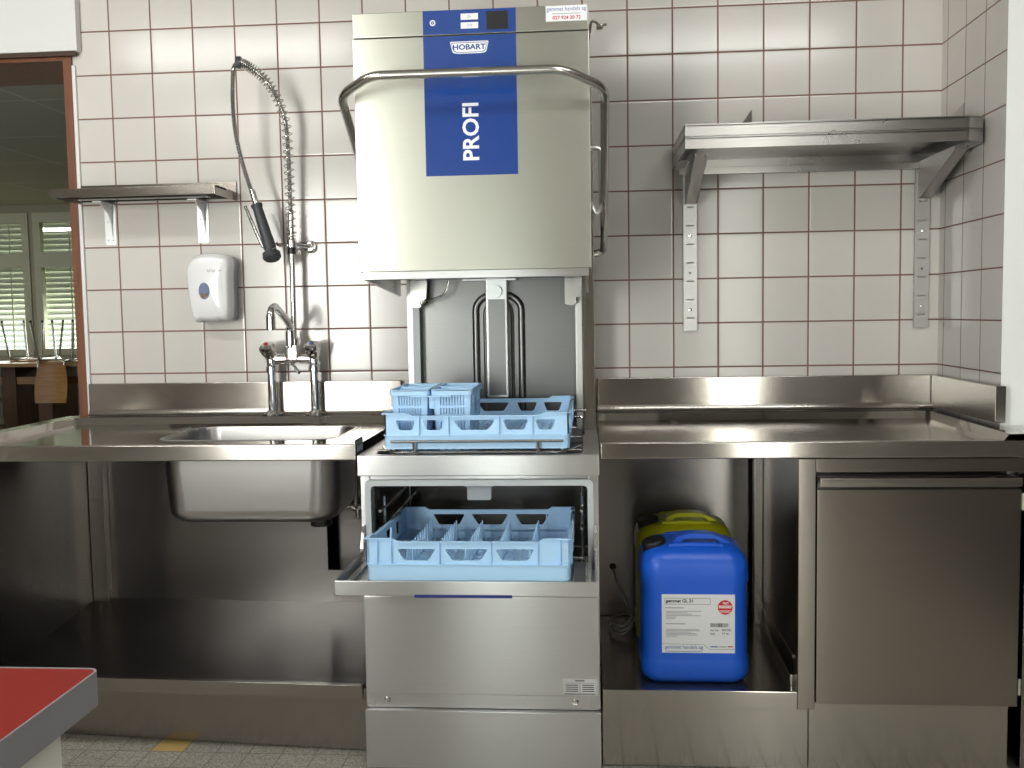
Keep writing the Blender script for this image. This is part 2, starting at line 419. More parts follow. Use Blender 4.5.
# wooden frame of the serving hatch and the white edge strip beside it
mb = MB()
mb.box(-1.517, -1.487, -0.012, 0.31, 0.80, 2.20); mb.box(-2.72, -1.517, -0.012, 0.31, 2.172, 2.20); mb.box(-2.72, -2.69, -0.012, 0.31, 0.80, 2.172); mb.box(-2.69, -1.517, 0.0, 0.31, 0.80, 0.83)
struct(mb, 'trim_1', 'frame_wood', smooth=0)
mb = MB(); mb.box(-1.487, -1.475, -0.010, 0.0, 0.9, 2.155); struct(mb, 'trim_2', 'shutter_white', smooth=0)
mb = MB(); mb.box(1.4752, 1.999, -0.70, -0.5005, 0.860, 0.922, 0.004); struct(mb, 'trim_3', 'wall_paint')

# the dining room seen through the hatch
DX0, DX1, DY = -9.5, -0.6, 8.2
mb = MB(); mb.box(DX0, DX1, 0.31, DY + 0.2, FL - 0.1, FL); struct(mb, 'floor_dining', 'dining_floor', smooth=0)
mb = MB(); mb.box(DX0, DX1, 0.31, DY + 0.2, 2.70, 2.8); struct(mb, 'ceiling_dining', 'dining_ceiling', smooth=0)
mb = MB(); mb.box(DX0 - 0.1, DX0, 0.31, DY, FL, 2.8); struct(mb, 'wall_west', 'dining_paint', smooth=0)
mb = MB(); mb.box(DX1, DX1 + 0.1, 0.31, DY, FL, 2.8); struct(mb, 'wall_east', 'dining_paint', smooth=0)
DW = [(-8.25, -6.58, 0.84, 2.60), (-6.52, -4.85, 0.84, 2.60)]
mb = MB(); mb.plate(rect(DX0, DX1, FL, 2.7), [rect(*w) for w in DW], 0.2, XZ(DY + 0.2)); struct(mb, 'wall_north', 'dining_paint', smooth=0)
for i, (x0, x1, z0, z1) in enumerate(DW):
    mb = MB(); zt = 2.02
    hs = [rect(x0 + 0.09, x1 - 0.09, zt + 0.09, z1 - 0.12), rect(x0 + 0.09, x1 - 0.09, z0 + 0.08, zt - 0.09)]
    mb.plate(rect(x0, x1, z0, z1), hs, 0.08, XZ(DY + 0.06))
    w = struct(mb, 'window_%d' % (i + 1), 'window_frame', smooth=0)
    g = MB(); g.box(x0 + 0.06, x1 - 0.06, DY + 0.015, DY + 0.021, z0 + 0.05, z1 - 0.05); g.build('pane', 'glass_pane', w, smooth=0)
    # venetian blind hanging outside the pane: slats closed above, tipped open below
    sl = MB(); z = z0 + 0.06; n = 0
    while z < z1 - 0.06:
        k = (z - z0) / (z1 - z0)
        ang = math.radians(30 + 48 * min(1, max(0, (k - 0.08) / 0.42)))
        dy, dz = 0.04 * math.cos(ang), 0.04 * math.sin(ang)
        a = [(x0 + 0.02, DY + 0.11 - dy, z - dz), (x0 + 0.02, DY + 0.11, z + 0.006), (x0 + 0.02, DY + 0.11 + dy, z + dz)]
        rows = [[sl.bm.verts.new(p) for p in a], [sl.bm.verts.new((x1 - 0.02, p[1], p[2])) for p in a]]
        for j in (0, 1): sl.bm.faces.new((rows[0][j], rows[1][j], rows[1][j + 1], rows[0][j + 1]))
        z += 0.068
    for xx in (x0 + 0.42, x1 - 0.9, x1 - 0.3): sl.tube([(xx, DY + 0.065, z0 + 0.03), (xx, DY + 0.065, z1 - 0.05)], 0.008, 6)
    sl.build('blind', 'blind_slat', w)
rd = thing('radiator', (-6.3, DY - 0.06, FL), 'grey ribbed radiator under the far dining room window', 'radiator')
mb = MB()
for k in range(44): mb.box(-8.2 + k * 0.085, -8.2 + k * 0.085 + 0.05, DY - 0.13, DY - 0.03, 0.1, 0.7, 0.012)
mb.build('fins', 'radiator_paint', rd)
mb = MB(); mb.box(-8.2, -4.46, DY - 0.1, DY - 0.06, 0.60, 0.64); mb.box(-8.2, -4.46, DY - 0.1, DY - 0.06, 0.14, 0.18); mb.box(-8.0, -7.95, DY - 0.1, DY - 0.06, FL, 0.15); mb.box(-4.8, -4.75, DY - 0.1, DY - 0.06, FL, 0.15)
mb.build('header_pipe', 'radiator_paint', rd)

tb = thing('dining_table', (-6.2, 6.95, FL), 'long wooden dining table seen through the hatch', 'table')
MB().box(-8.6, -4.3, 6.55, 7.30, 0.775, 0.815, 0.006).build('tabletop', 'table_wood', tb)
for x in (-8.2, -5.95, -5.55, -4.45): MB().box(x - 0.12, x + 0.04, 6.68, 7.22, FL, 0.775, 0.004).build('leg', 'brown_wood', tb)
MB().box(-8.18, -4.5, 6.70, 6.76, 0.58, 0.66, 0.004).build('stretcher', 'table_wood', tb)
bn = thing('bench', (-6.6, 6.2, FL), 'wooden bench in front of the dining table', 'bench')
MB().box(-8.6, -5.9, 6.1, 6.4, 0.42, 0.47, 0.006).build('seat', 'table_wood', bn)
for x in (-8.3, -6.1): MB().box(x - 0.03, x + 0.03, 6.13, 6.37, FL, 0.42, 0.004).build('leg', 'brown_wood', bn)

def upturned_chair(cx, cy, zt, back_sign, label):
    """bent plywood chair hung upside down on the table edge, steel legs in the air"""
    c = thing('dining_chair', (cx, cy, zt), label, 'chair', 'upturned chairs on the dining table')
    mb = MB(); mb.plate(rrect(cx - 0.20, cx + 0.20, cy - 0.19, cy + 0.19, 0.05), [], 0.014, XY(zt)); mb.build('seat', 'chair_ply', c)
    # the backrest hangs past the table edge towards the kitchen
    mb = MB(); yb = cy - 0.19 if back_sign < 0 else cy + 0.19
    prof = []
    rows = []
    for k in range(9):
        t = k / 8; z = zt - 0.02 - 0.40 * t; y = yb + back_sign * (0.065 + 0.06 * t) ; hw = 0.15 + 0.02 * math.sin(PI * t) + 0.02 * t
        rows.append((y, z, hw, 0.35 * hw * 0.15))
    ring = []
    for (y, z, hw, b_) in rows:
        pts = []
        for j in range(9):
            u = -1 + 2 * j / 8; pts.append(Vector((cx + 0.02 + u * hw, y + back_sign * 0.03 * u * u, z)))
        ring.append(pts)
    if True:
        A = [[mb.bm.verts.new(p) for p in r] for r in ring]; B = [[mb.bm.verts.new(p + Vector((0, 0.012, 0))) for p in r] for r in ring]
        for S in (A, B):
            for r0, r1 in zip(S, S[1:]):
                for j in range(8): mb.bm.faces.new((r0[j], r0[j + 1], r1[j + 1], r1[j]))
        for i in range(8):
            for j in (0, 8): mb.bm.faces.new((A[i][j], A[i + 1][j], B[i + 1][j], B[i][j]))
        for j in range(8):
            for i in (0, 8): mb.bm.faces.new((A[i][j], A[i][j + 1], B[i][j + 1], B[i][j]))
    mb.build('backrest', 'chair_ply', c)
    for sx in (-1, 1):
        mb = MB(); mb.tube(bend_path([(cx + sx * 0.19, cy - back_sign * 0.19, zt + 0.03), (cx + sx * 0.19, yb - back_sign * 0.02, zt + 0.03), (cx + sx * 0.15, yb + back_sign * 0.07, zt + 0.02), (cx + sx * 0.13, yb + back_sign * 0.085, zt - 0.2)], 0.05), 0.011, 8); mb.build('side_tube', 'steel_wire', c)
    mb = MB(); mb.tube([(cx - 0.19, cy - 0.1, zt + 0.03), (cx + 0.19, cy - 0.1, zt + 0.03)], 0.011, 8)
    mb.build('crossbar', 'steel_wire', c)
    for sx in (-1, 1):
        for sy in (-1, 1):
            mb = MB(); mb.tube(bend_path([(cx + sx * 0.10, cy + sy * 0.15, zt + 0.025), (cx + sx * 0.19, cy + sy * 0.17, zt + 0.035), (cx + sx * 0.235, cy + sy * 0.21, zt + 0.44)], 0.04), 0.012, 8)
            lg = mb.build('leg', 'steel_wire', c)
            MB().lathe([(0.014, 0), (0.014, 0.02), (0.008, 0.024)], (cx + sx * 0.235, cy + sy * 0.21, zt + 0.435), n=10).build('foot_cap', 'plastic_black', lg)
    return c
upturned_chair(-5.40, 6.77, 0.815, -1, 'upturned plywood chair with its brown backrest hanging over the table edge')
upturned_chair(-5.93, 7.10, 0.815, 1, 'upturned chair further left on the dining table, steel legs in the air')

# white roller shutter box above the hatch
sb = thing('shutter_box', (-2.1, -0.04, 2.20), 'white roller shutter box mounted above the hatch', 'shutter')
MB().box(-2.9, -1.452, -0.032, -0.0005, 2.200, 2.75, 0.003).build('housing', 'shutter_white', sb)
MB().box(-2.86, -1.462, -0.029, -0.0125, 2.184, 2.1995, 0.002).build('slot', 'dark_wood', sb)

# ------------------------------------------------------------------ ceiling lamps: the first matches the tile glare, the rest are added fill
for i, (x, y, zc) in enumerate([(-1.6, -2.0, 2.8), (1.1, -2.3, 2.8), (-2.0, -3.9, 2.8), (-7.6, 3.2, 2.7), (-7.6, 5.6, 2.7)]):
    lp = thing('ceiling_fill_lamp', (x, y, zc - 0.05), ['fluorescent ceiling lamp nearest the hatch', 'added fluorescent fill lamp above the right side of the room', 'added fluorescent fill lamp near the rear wall', 'added dining room fill lamp nearer the hatch', 'added dining room fill lamp nearer the far windows'][i], 'lamp', 'fluorescent ceiling lamps')
    MB().box(x - 0.65, x + 0.65, y - 0.11, y + 0.11, zc - 0.035, zc - 0.0005, 0.004).build('housing', 'shutter_white', lp)
    MB().box(x - 0.62, x + 0.62, y - 0.09, y + 0.09, zc - 0.075, zc - 0.035, 0.012).build('diffuser', 'lamp_cover', lp)

# ------------------------------------------------------------------ left sink counter
CT = 0.905                                   # worktop height
def worktop(name, x0, x1, yb, yf, label, hole=None, left_rim=False, right_rim=False, right_splash=False, end_up=False):
    root = thing(name, ((x0 + x1) / 2, (yb + yf) / 2, 0.86), label, 'worktop')
    z0 = CT - 0.004; zr = CT + 0.018
    xi0 = x0 + (0.055 if left_rim else 0.0); xi1 = x1 - (0.055 if right_rim else 0.0)
    yl = yb - 0.072
    mb = MB()
    # flat basin of the worktop
    fx0 = xi0 + (0.018 if left_rim else 0); fx1 = xi1 - (0.018 if right_rim else 0); fy1 = yl - 0.018
    mb.plate(rect(fx0, fx1, yf + 0.001, fy1), [hole] if hole else [], 0.002, XY(z0 - 0.002))
    bm = mb.bm
    def strip(a, b_):
        va = [bm.verts.new(p) for p in a]; vb = [bm.verts.new(p) for p in b_]
        for i in range(len(a) - 1): bm.faces.new((va[i], va[i + 1], vb[i + 1], vb[i]))
    # sloped step up to the raised rim, then the rim itself
    outer = []; inner = []; far = []
    if left_rim: outer.append((fx0, yf)); inner.append((xi0, yf)); far.append((x0, yf))
    outer.append((fx0, fy1)); inner.append((xi0, yl)); far.append((x0, yb))
    outer.append((fx1, fy1)); inner.append((xi1, yl)); far.append((x1, yb))
    if right_rim: outer.append((fx1, yf)); inner.append((xi1, yf)); far.append((x1, yf))
    O = [(p[0], p[1], z0) for p in outer]; I = [(p[0], p[1], zr) for p in inner]; F = [(p[0], p[1], zr) for p in far]
    strip(O, I); strip(I, F); 
    strip(F, [(p[0], p[1], zr - 0.05) for p in far])
    mb.build('top_sheet', 'steel_top', root, smooth=20)
    # folded front edge
    mb = MB(); mb.box(x0, x1, yf - 0.002, yf + 0.018, CT - 0.045, CT + 0.001, 0.004, 3)
    if end_up: mb.box(x1 - 0.004, x1, yf - 0.002, yf + 0.09, CT - 0.045, CT + 0.012, 0.001)
    mb.build('front_edge', 'steel_counter', root)
    return root
sink_hole = rrect(-0.985, -0.440, -0.565, -0.215, 0.075, 6)
sk = worktop('sink_worktop', -1.545, -0.343, -0.03, -0.70, 'stainless steel worktop with the sink left of the dishwasher', hole=sink_hole, left_rim=True, end_up=True)
# backsplash with its coved foot
def splash(root, x0, x1, name='backsplash'):
    mb = MB()
    mb.box(x0, x1, -0.03, -0.0005, CT + 0.028, 1.037, 0.003)
    prof = [(-0.030, 0.945), (-0.0315, 0.935), (-0.036, 0.928), (-0.044, 0.9245), (-0.06, CT + 0.019)]
    A = [[mb.bm.verts.new((x, y, z)) for (y, z) in prof] for x in (x0, x1)]
    for i in range(len(prof) - 1): mb.bm.faces.new((A[0][i], A[1][i], A[1][i + 1], A[0][i + 1]))
    mb.build(name, 'steel_counter', root)
splash(sk, -1.472, -0.343)
# bowl
mb = MB(); cxb, cyb = -0.716, -0.39
def bring(z, hx, hy, r): return [(cxb + x, cyb + y, z) for x, y in rrect(-hx, hx, -hy, hy, r, 6)]
rings = [bring(CT - 0.0035, 0.280, 0.182, 0.082), bring(CT - 0.0025, 0.270, 0.172, 0.074), bring(CT - 0.012, 0.267, 0.166, 0.07), bring(0.80, 0.267, 0.163, 0.075), bring(0.69, 0.263, 0.158, 0.08)]
for k in range(1, 6):
    t = k / 5 * PI / 2; rings.append(bring(0.69 - 0.045 * math.sin(t), 0.263 - 0.045 * (1 - math.cos(t)), 0.158 - 0.045 * (1 - math.cos(t)), 0.08 - 0.02 * k / 5))
mb.loft(rings, cap0=False)
outer = [[(cxb + (p[0] - cxb) * 1.012, cyb + (p[1] - cyb) * 1.012, p[2] - 0.002) for p in r] for r in rings]
mb.loft(outer, cap0=False)
bowl = mb.build('bowl', 'steel_bowl', sk, smooth=60)
MB().lathe([(0.034, 0.0), (0.034, 0.03), (0.026, 0.034), (0.026, 0.06)], (-0.553, -0.33, 0.595), n=20).build('drain', 'plastic_black', bowl)

sc = thing('sink_cabinet', (-0.9, -0.37, FL), 'open stainless steel underframe below the sink', 'cabinet')
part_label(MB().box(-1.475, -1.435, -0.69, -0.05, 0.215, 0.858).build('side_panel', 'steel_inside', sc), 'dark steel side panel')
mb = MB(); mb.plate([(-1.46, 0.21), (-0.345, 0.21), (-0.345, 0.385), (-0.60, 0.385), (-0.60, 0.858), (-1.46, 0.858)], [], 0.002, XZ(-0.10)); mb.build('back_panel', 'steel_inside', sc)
mb = MB(); mb.box(-1.434, -1.378, -0.135, -0.103, 0.215, 0.858, 0.002); mb.build('corner_post', 'steel_cabinet', sc)
mb = MB(); mb.loft([[(-1.46, -0.69, 0.2255 - dz), (-0.343, -0.69, 0.206 - dz), (-0.343, -0.06, 0.272 - dz), (-1.46, -0.06, 0.288 - dz)] for dz in (0.008, 0.0)]); mb.build('lower_shelf', 'steel_inside', sc, smooth=20)
mb = MB(); mb.box(-1.50, -0.343, -0.70, -0.682, 0.172, 0.213, 0.003)
for v in mb.bm.verts: v.co.z += 0.020 * (-0.343 - v.co.x) / 1.157
mb.build('shelf_edge', 'steel_cabinet', sc)
mb = MB(); mb.box(-1.50, -0.345, -0.615, -0.60, FL + 0.004, 0.1715)
for v in mb.bm.verts: v.co.y += 0.075 * (-0.345 - v.co.x)
mb.build('plinth', 'steel_cabinet', sc)
MB().box(-0.64, -0.345, -0.014, -0.010, 0.30, 0.858).build('rear_sheet', 'steel_inside', sc)

pv = thing('water_valve', (-0.47, -0.06, 0.5), 'dark pipe with shut-off valve in the cutout right of the sink', 'valve')
mb = MB(); mb.tube([(-0.585, -0.045, 0.60), (-0.36, -0.045, 0.60)], 0.012, 12); mb.tube(bend_path([(-0.50, -0.045, 0.60), (-0.50, -0.085, 0.60), (-0.50, -0.085, 0.84)], 0.03), 0.008, 10); mb.build('pipe', 'steel_wire', pv)
mb = MB(); mb.lathe([(0.018, -0.02), (0.02, 0), (0.018, 0.02)], (-0.50, -0.05, 0.60), axis=(1, 0, 0)); mb.tube([(-0.50, -0.06, 0.60), (-0.50, -0.06, 0.56)], 0.008, 10); mb.build('valve_body', 'chrome', pv)

# ------------------------------------------------------------------ pre-rinse mixer tap
tp = thing('rinse_tap', (-0.713, -0.07, 0.924), 'chrome two-handle mixer tap with spring hose and black spray gun', 'tap')
for sx, nm in ((-0.787, 'l'), (-0.637, 'r')):
    mb = MB(); mb.lathe([(0.032, 0.0), (0.032, 0.006), (0.022, 0.012), (0.016, 0.018)], (sx, -0.07, 0.9235)); mb.build('base_flange', 'chrome', tp)
    mb = MB(); mb.tube([(sx, -0.07, 0.935), (sx, -0.07, 1.105)], 0.0145, 16)
    mb.lathe([(0.0145, 0), (0.019, 0.002), (0.019, 0.022), (0.016, 0.026), (0.018, 0.05), (0.014, 0.06)], (sx, -0.07, 1.07)); mb.build('riser', 'chrome', tp)
    ax = Vector((-0.22 if nm == 'l' else -0.06, -0.45, 1)).normalized()
    mb = MB(); n = 24; base = Vector((sx + (0.004 if nm == 'l' else 0.004), -0.07, 1.115)); q = Vector((0, 0, 1)).rotation_difference(ax)
    rings = []
    for r, h in ((0.012, 0.0), (0.016, 0.012), (0.024, 0.03), (0.0285, 0.05), (0.027, 0.058), (0.018, 0.064)):
        rings.append([base + q @ Vector(((r * (1 + 0.07 * math.cos(8 * 2 * PI * k / n) * (r > 0.015))) * math.cos(2 * PI * k / n), (r * (1 + 0.07 * math.cos(8 * 2 * PI * k / n) * (r > 0.015))) * math.sin(2 * PI * k / n), h)) for k in range(n)])
    mb.loft(rings); kn = mb.build('knob', 'chrome', tp)
    cp = MB().lathe([(0.0075, 0), (0.0075, 0.003), (0.005, 0.005)], base + ax * 0.064, axis=ax).build('marker', 'ink_red' if nm == 'l' else 'ink_blue', kn)
    part_label(cp, 'red hot water marker' if nm == 'l' else 'blue cold water marker')
mb = MB(); mb.tube([(-0.787, -0.07, 1.118), (-0.637, -0.07, 1.118)], [0.013, 0.013], 16)
mb.lathe([(0.019, -0.035), (0.019, 0.02), (0.016, 0.035)], (-0.735, -0.07, 1.118), axis=(1, 0, 0)); mb.lathe([(0.017, -0.02), (0.017, 0.012)], (-0.665, -0.07, 1.118), axis=(1, 0, 0))
mb.box(-0.732, -0.69, -0.092, -0.05, 1.112, 1.165, 0.005); mb.build('mixer_body', 'chrome', tp)
MB().tube([(-0.712, -0.09, 1.108), (-0.697, -0.11, 1.098), (-0.665, -0.15, 1.075)], [0.007, 0.006, 0.0045], 10).build('diverter_lever', 'chrome', tp)
mb = MB(); mb.tube(smooth_path([(-0.712, -0.085, 1.155), (-0.712, -0.088, 1.215), (-0.71, -0.11, 1.245), (-0.71, -0.20, 1.282), (-0.711, -0.245, 1.298), (-0.712, -0.275, 1.287), (-0.712, -0.285, 1.265), (-0.712, -0.285, 1.230)], 5), 0.0125, 14)
mb.lathe([(0.0155, 0.0), (0.0155, 0.045), (0.013, 0.05)], (-0.712, -0.285, 1.222)); mb.lathe([(0.0165, 0), (0.0165, 0.05)], (-0.712, -0.086, 1.165)); mb.build('spout', 'chrome', tp)
mb = MB(); mb.tube([(-0.702, -0.075, 1.16), (-0.699, -0.075, 1.62)], 0.0095, 14); mb.lathe([(0.017, 0), (0.017, 0.03), (0.012, 0.036)], (-0.702, -0.075, 1.158)); mb.build('riser_pipe', 'chrome', tp)
MB().lathe([(0.0135, 0), (0.0135, 0.022)], (-0.70, -0.075, 1.478)).build('stop_ring', 'rubber_black', tp)
mb = MB(); mb.lathe([(0.018, 0), (0.018, 0.024)], (-0.70, -0.075, 1.50)); mb.tube([(-0.70, -0.07, 1.512), (-0.668, -0.04, 1.508), (-0.655, -0.018, 1.506)], [0.006, 0.007, 0.008], 10)
mb.lathe([(0.022, 0), (0.022, 0.012), (0.012, 0.018)], (-0.655, -0.0005, 1.506), axis=(0, -1, 0)); mb.tube([(-0.71, -0.08, 1.512), (-0.735, -0.10, 1.505), (-0.742, -0.11, 1.515)], 0.005, 8); mb.build('wall_bracket', 'chrome', tp)
hp = smooth_path([(-0.70, -0.075, 1.51), (-0.699, -0.077, 1.661), (-0.697, -0.088, 1.827), (-0.698, -0.105, 1.916), (-0.713, -0.13, 1.985), (-0.741, -0.15, 2.04), (-0.777, -0.17, 2.075), (-0.817, -0.18, 2.097), (-0.836, -0.182, 2.09), (-0.844, -0.182, 2.06), (-0.849, -0.18, 1.962), (-0.846, -0.17, 1.867), (-0.833, -0.15, 1.772), (-0.809, -0.14, 1.68), (-0.797, -0.139, 1.646)], 10)
# ribbed metal hose
mb = MB(); pts = []; rs = []
dense = []
for a, b_ in zip(hp, hp[1:]):
    k = max(1, int((b_ - a).length / 0.0022))
    for j in range(k): dense.append(a.lerp(b_, j / k))
for i, p in enumerate(dense): pts.append(p); rs.append(0.0078 if i % 2 else 0.0066)
mb.tube(pts, rs, 10); mb.build('hose', 'steel_wire', tp)
# coil spring round the rising part of the hose
acc = [0.0]
for a, b_ in zip(hp, hp[1:]): acc.append(acc[-1] + (b_ - a).length)
Lmax = acc[7 * 10]
def at_len(s):
    for i in range(len(acc) - 1):
        if acc[i + 1] >= s:
            t = (s - acc[i]) / max(1e-9, acc[i + 1] - acc[i]); return hp[i].lerp(hp[i + 1], t), (hp[i + 1] - hp[i]).normalized()
    return hp[-1], (hp[-1] - hp[-2]).normalized()
pts = []; ph = 0.0; s = 0.012
while s < Lmax:
    u = s / Lmax
    pitch = 0.010 if u < 0.06 else (0.0235 if u < 0.62 else 0.0235 - (u - 0.62) / 0.38 * 0.0185)
    c, d = at_len(s); side = Vector((0, 1, 0)); a = (side - d * side.dot(d)).normalized(); w = d.cross(a)
    pts.append(c + (a * math.cos(ph) + w * math.sin(ph)) * 0.0165); ph += 2 * PI / 14; s += pitch / 14
mb = MB(); mb.tube(pts, 0.0019, 6); mb.build('spring', 'steel_wire', tp)
# collar at the turn of the hose
mb = MB(); c, d = at_len(Lmax + 0.006); mb.lathe([(0.0165, -0.010), (0.020, -0.006), (0.020, 0.006), (0.0165, 0.010)], c, axis=d); mb.build('hose_collar', 'rubber_grey', tp)
# spray gun
g0, g1 = Vector((-0.797, -0.139, 1.646)), Vector((-0.757, -0.122, 1.487)); gd = (g1 - g0).normalized()
mb = MB(); mb.lathe([(0.0095, -0.045), (0.0105, -0.03), (0.0105, -0.005), (0.013, 0.0), (0.013, 0.008)], g0, axis=gd); mb.build('gun_coupling', 'chrome', tp)
mb = MB(); mb.lathe([(0.012, 0.0), (0.0195, 0.003), (0.0195, 0.012), (0.0165, 0.018), (0.018, 0.06), (0.0195, 0.11), (0.021, 0.125), (0.0215, 0.155), (0.019, 0.162)], g0, axis=gd); gun = mb.build('spray_gun', 'rubber_grey', tp)
gh = g0 + gd * 0.162; hd = Vector((0.25, -0.35, -0.9)).normalized()
mb = MB(); mb.lathe([(0.016, -0.01), (0.020, 0.006), (0.030, 0.012), (0.031, 0.028), (0.026, 0.034), (0.02, 0.030)], gh, axis=hd, n=24); mb.build('spray_head', 'rubber_grey', gun)
mb = MB(); mb.tube([g0 + gd * 0.15 + Vector((-0.022, -0.006, 0)), g0 + gd * 0.11 + Vector((-0.026, -0.012, 0)), g0 + gd * 0.01 + Vector((-0.037, -0.012, 0))], [0.005, 0.006, 0.0055], 8); mb.tube([g0 + gd * 0.15 + Vector((-0.024, -0.005, 0)), g0 + gd * 0.165 + Vector((0, -0.022, 0)), g0 + gd * 0.155 + Vector((0.022, -0.004, 0))], 0.004, 8); mb.build('trigger_lever', 'steel_wire', gun)

# ------------------------------------------------------------------ soap dispenser
sd = thing('soap_dispenser', (-0.99, -0.002, 1.255), 'white wall-mounted soap dispenser with an oval window', 'dispenser')
def dprof(s, dx=0.0):                         # front outline in XZ
    P = [(-0.062, 1.262), (-0.03, 1.255), (0.0, 1.252), (0.03, 1.256), (0.068, 1.268), (0.073, 1.40), (0.077, 1.455), (0.06, 1.478), (0.0, 1.488), (-0.05, 1.478), (-0.074, 1.452), (-0.079, 1.40)]
    return [((x * s) , 1.37 + (z - 1.37) * s) for x, z in P]
def sm(P, y, k=4):
    P = [Vector((p[0], p[1])) for p in P]; n = len(P); out = []
    for i in range(n):
        a, b_, c, d = P[i - 1], P[i], P[(i + 1) % n], P[(i + 2) % n]
        for j in range(k):
            t = j / k; q = 0.5 * ((2 * b_) + (c - a) * t + (2 * a - 5 * b_ + 4 * c - d) * t * t + (-a + 3 * b_ - 3 * c + d) * t ** 3); out.append((-0.99 + q.x, y, q.y))
    return out
mb = MB(); mb.loft([sm(dprof(0.96), -0.001), sm(dprof(1.0), -0.006), sm(dprof(1.0), -0.050)]); part_label(mb.build('housing', 'dispenser_side', sd, smooth=40), 'grey rear housing')
mb = MB(); mb.loft([sm(dprof(1.0), -0.0501), sm(dprof(1.01), -0.055), sm(dprof(0.995), -0.080), sm(dprof(0.95), -0.095), sm(dprof(0.84), -0.104), sm(dprof(0.5), -0.109), sm(dprof(0.1), -0.110)]); sdc = mb.build('cover', 'plastic_white', sd, smooth=60)
mb = MB(); mb.lathe([(0.0, 0), (0.025, 0), (0.025, 0.003), (0.022, 0.005)], (0, 0, 0), n=28)
for v in mb.bm.verts: v.co = Vector((-1.0 + v.co.x * 0.76, -0.1082 - v.co.z, 1.357 + v.co.y * 1.15))
mb.build('sight_window', 'window_grey_blue', sd)
mb = MB(); mb.plate(roundpoly([(-1.0145, 1.352), (-1.010, 1.336), (-1.0, 1.331), (-0.988, 1.339), (-0.986, 1.351), (-0.997, 1.345)], 0.003), [], 0.0012, XZ(-0.1131)); mb.build('soap_level', 'amber', sd)
lettering('lettering', 'Soft Care', 'ink_grey', -0.988, -0.958, 1.421, 1.432, -0.1088, sd)
lettering('lettering', 'sensitive', 'ink_grey', -0.955, -0.94, 1.423, 1.428, -0.1075, sd)

# ------------------------------------------------------------------ small shelf on the left wall
def bracket_small(x, parent):
    mb = MB()
    mb.plate(rrect(x - 0.02, x + 0.02, 1.528, 1.672, 0.008), [circ(x + 0.009, 1.545, 0.003, 8), circ(x - 0.009, 1.545, 0.003, 8), circ(x + 0.009, 1.61, 0.003, 8), circ(x - 0.009, 1.61, 0.003, 8)], 0.003, XZ(-0.001))
    mb.plate([(-0.004, 1.55), (-0.004, 1.672), (-0.085, 1.672), (-0.08, 1.660), (-0.03, 1.635), (-0.014, 1.60)], [], 0.003, YZ(x + 0.006))
    mb.box(x - 0.016, x + 0.016, -0.095, -0.004, 1.669, 1.672)
    return mb.build('bracket', 'bracket_zinc', parent)
ws = thing('wall_shelf', (-1.2, -0.1, 1.53), 'narrow steel wall shelf left of the spray hose', 'shelf')
mb = MB(); mb.box(-1.482, -0.912, -0.200, -0.002, 1.696, 1.702); mb.box(-1.482, -0.912, -0.203, -0.196, 1.673, 1.702, 0.002); mb.box(-1.482, -0.912, -0.008, -0.001, 1.680, 1.738, 0.001); mb.box(-1.482, -1.476, -0.2, -0.005, 1.673, 1.702); mb.box(-0.918, -0.912, -0.2, -0.005, 1.673, 1.702)
mb.build('shelf_board', 'steel_cabinet', ws)
mb = MB(); mb.box(-1.44, -0.96, -0.15, -0.11, 1.6722, 1.6955, 0.002); mb.build('stiffener', 'steel_inside', ws)
for x in (-1.375, -1.037): bracket_small(x, ws)

# ------------------------------------------------------------------ large shelf on the right wall
rs_ = thing('wall_shelf', (1.04, -0.18, 1.2), 'deep double-edged steel shelf on slotted rails at right', 'shelf')
XS0, XS1 = 0.598, 1.470
def tray(z0, z1, inset):
    mb = MB(); r = [0.004, 0.07, 0.004, 0.004]; out = rrect(XS0, XS1, -0.415, -0.003, r, 6); inn = rrect(XS0 + 0.004, XS1 - 0.004, -0.411, -0.007, [0.002, 0.066, 0.002, 0.002], 6)
    mb.plate(out, [inn], z1 - z0, XY(z0)); mb.plate(out, [], 0.003, XY(z0 + inset)); return mb
o = tray(1.7745, 1.809, 0.028).build('upper_tray', 'steel_shelf', rs_)
o = tray(1.738, 1.7725, 0.028).build('lower_tray', 'steel_shelf', rs_)
mb = MB(); mb.box(XS0 + 0.02, XS1 - 0.02, -0.035, -0.0135, 1.715, 1.7375, 0.001); mb.build('rear_rail', 'steel_shelf', rs_)
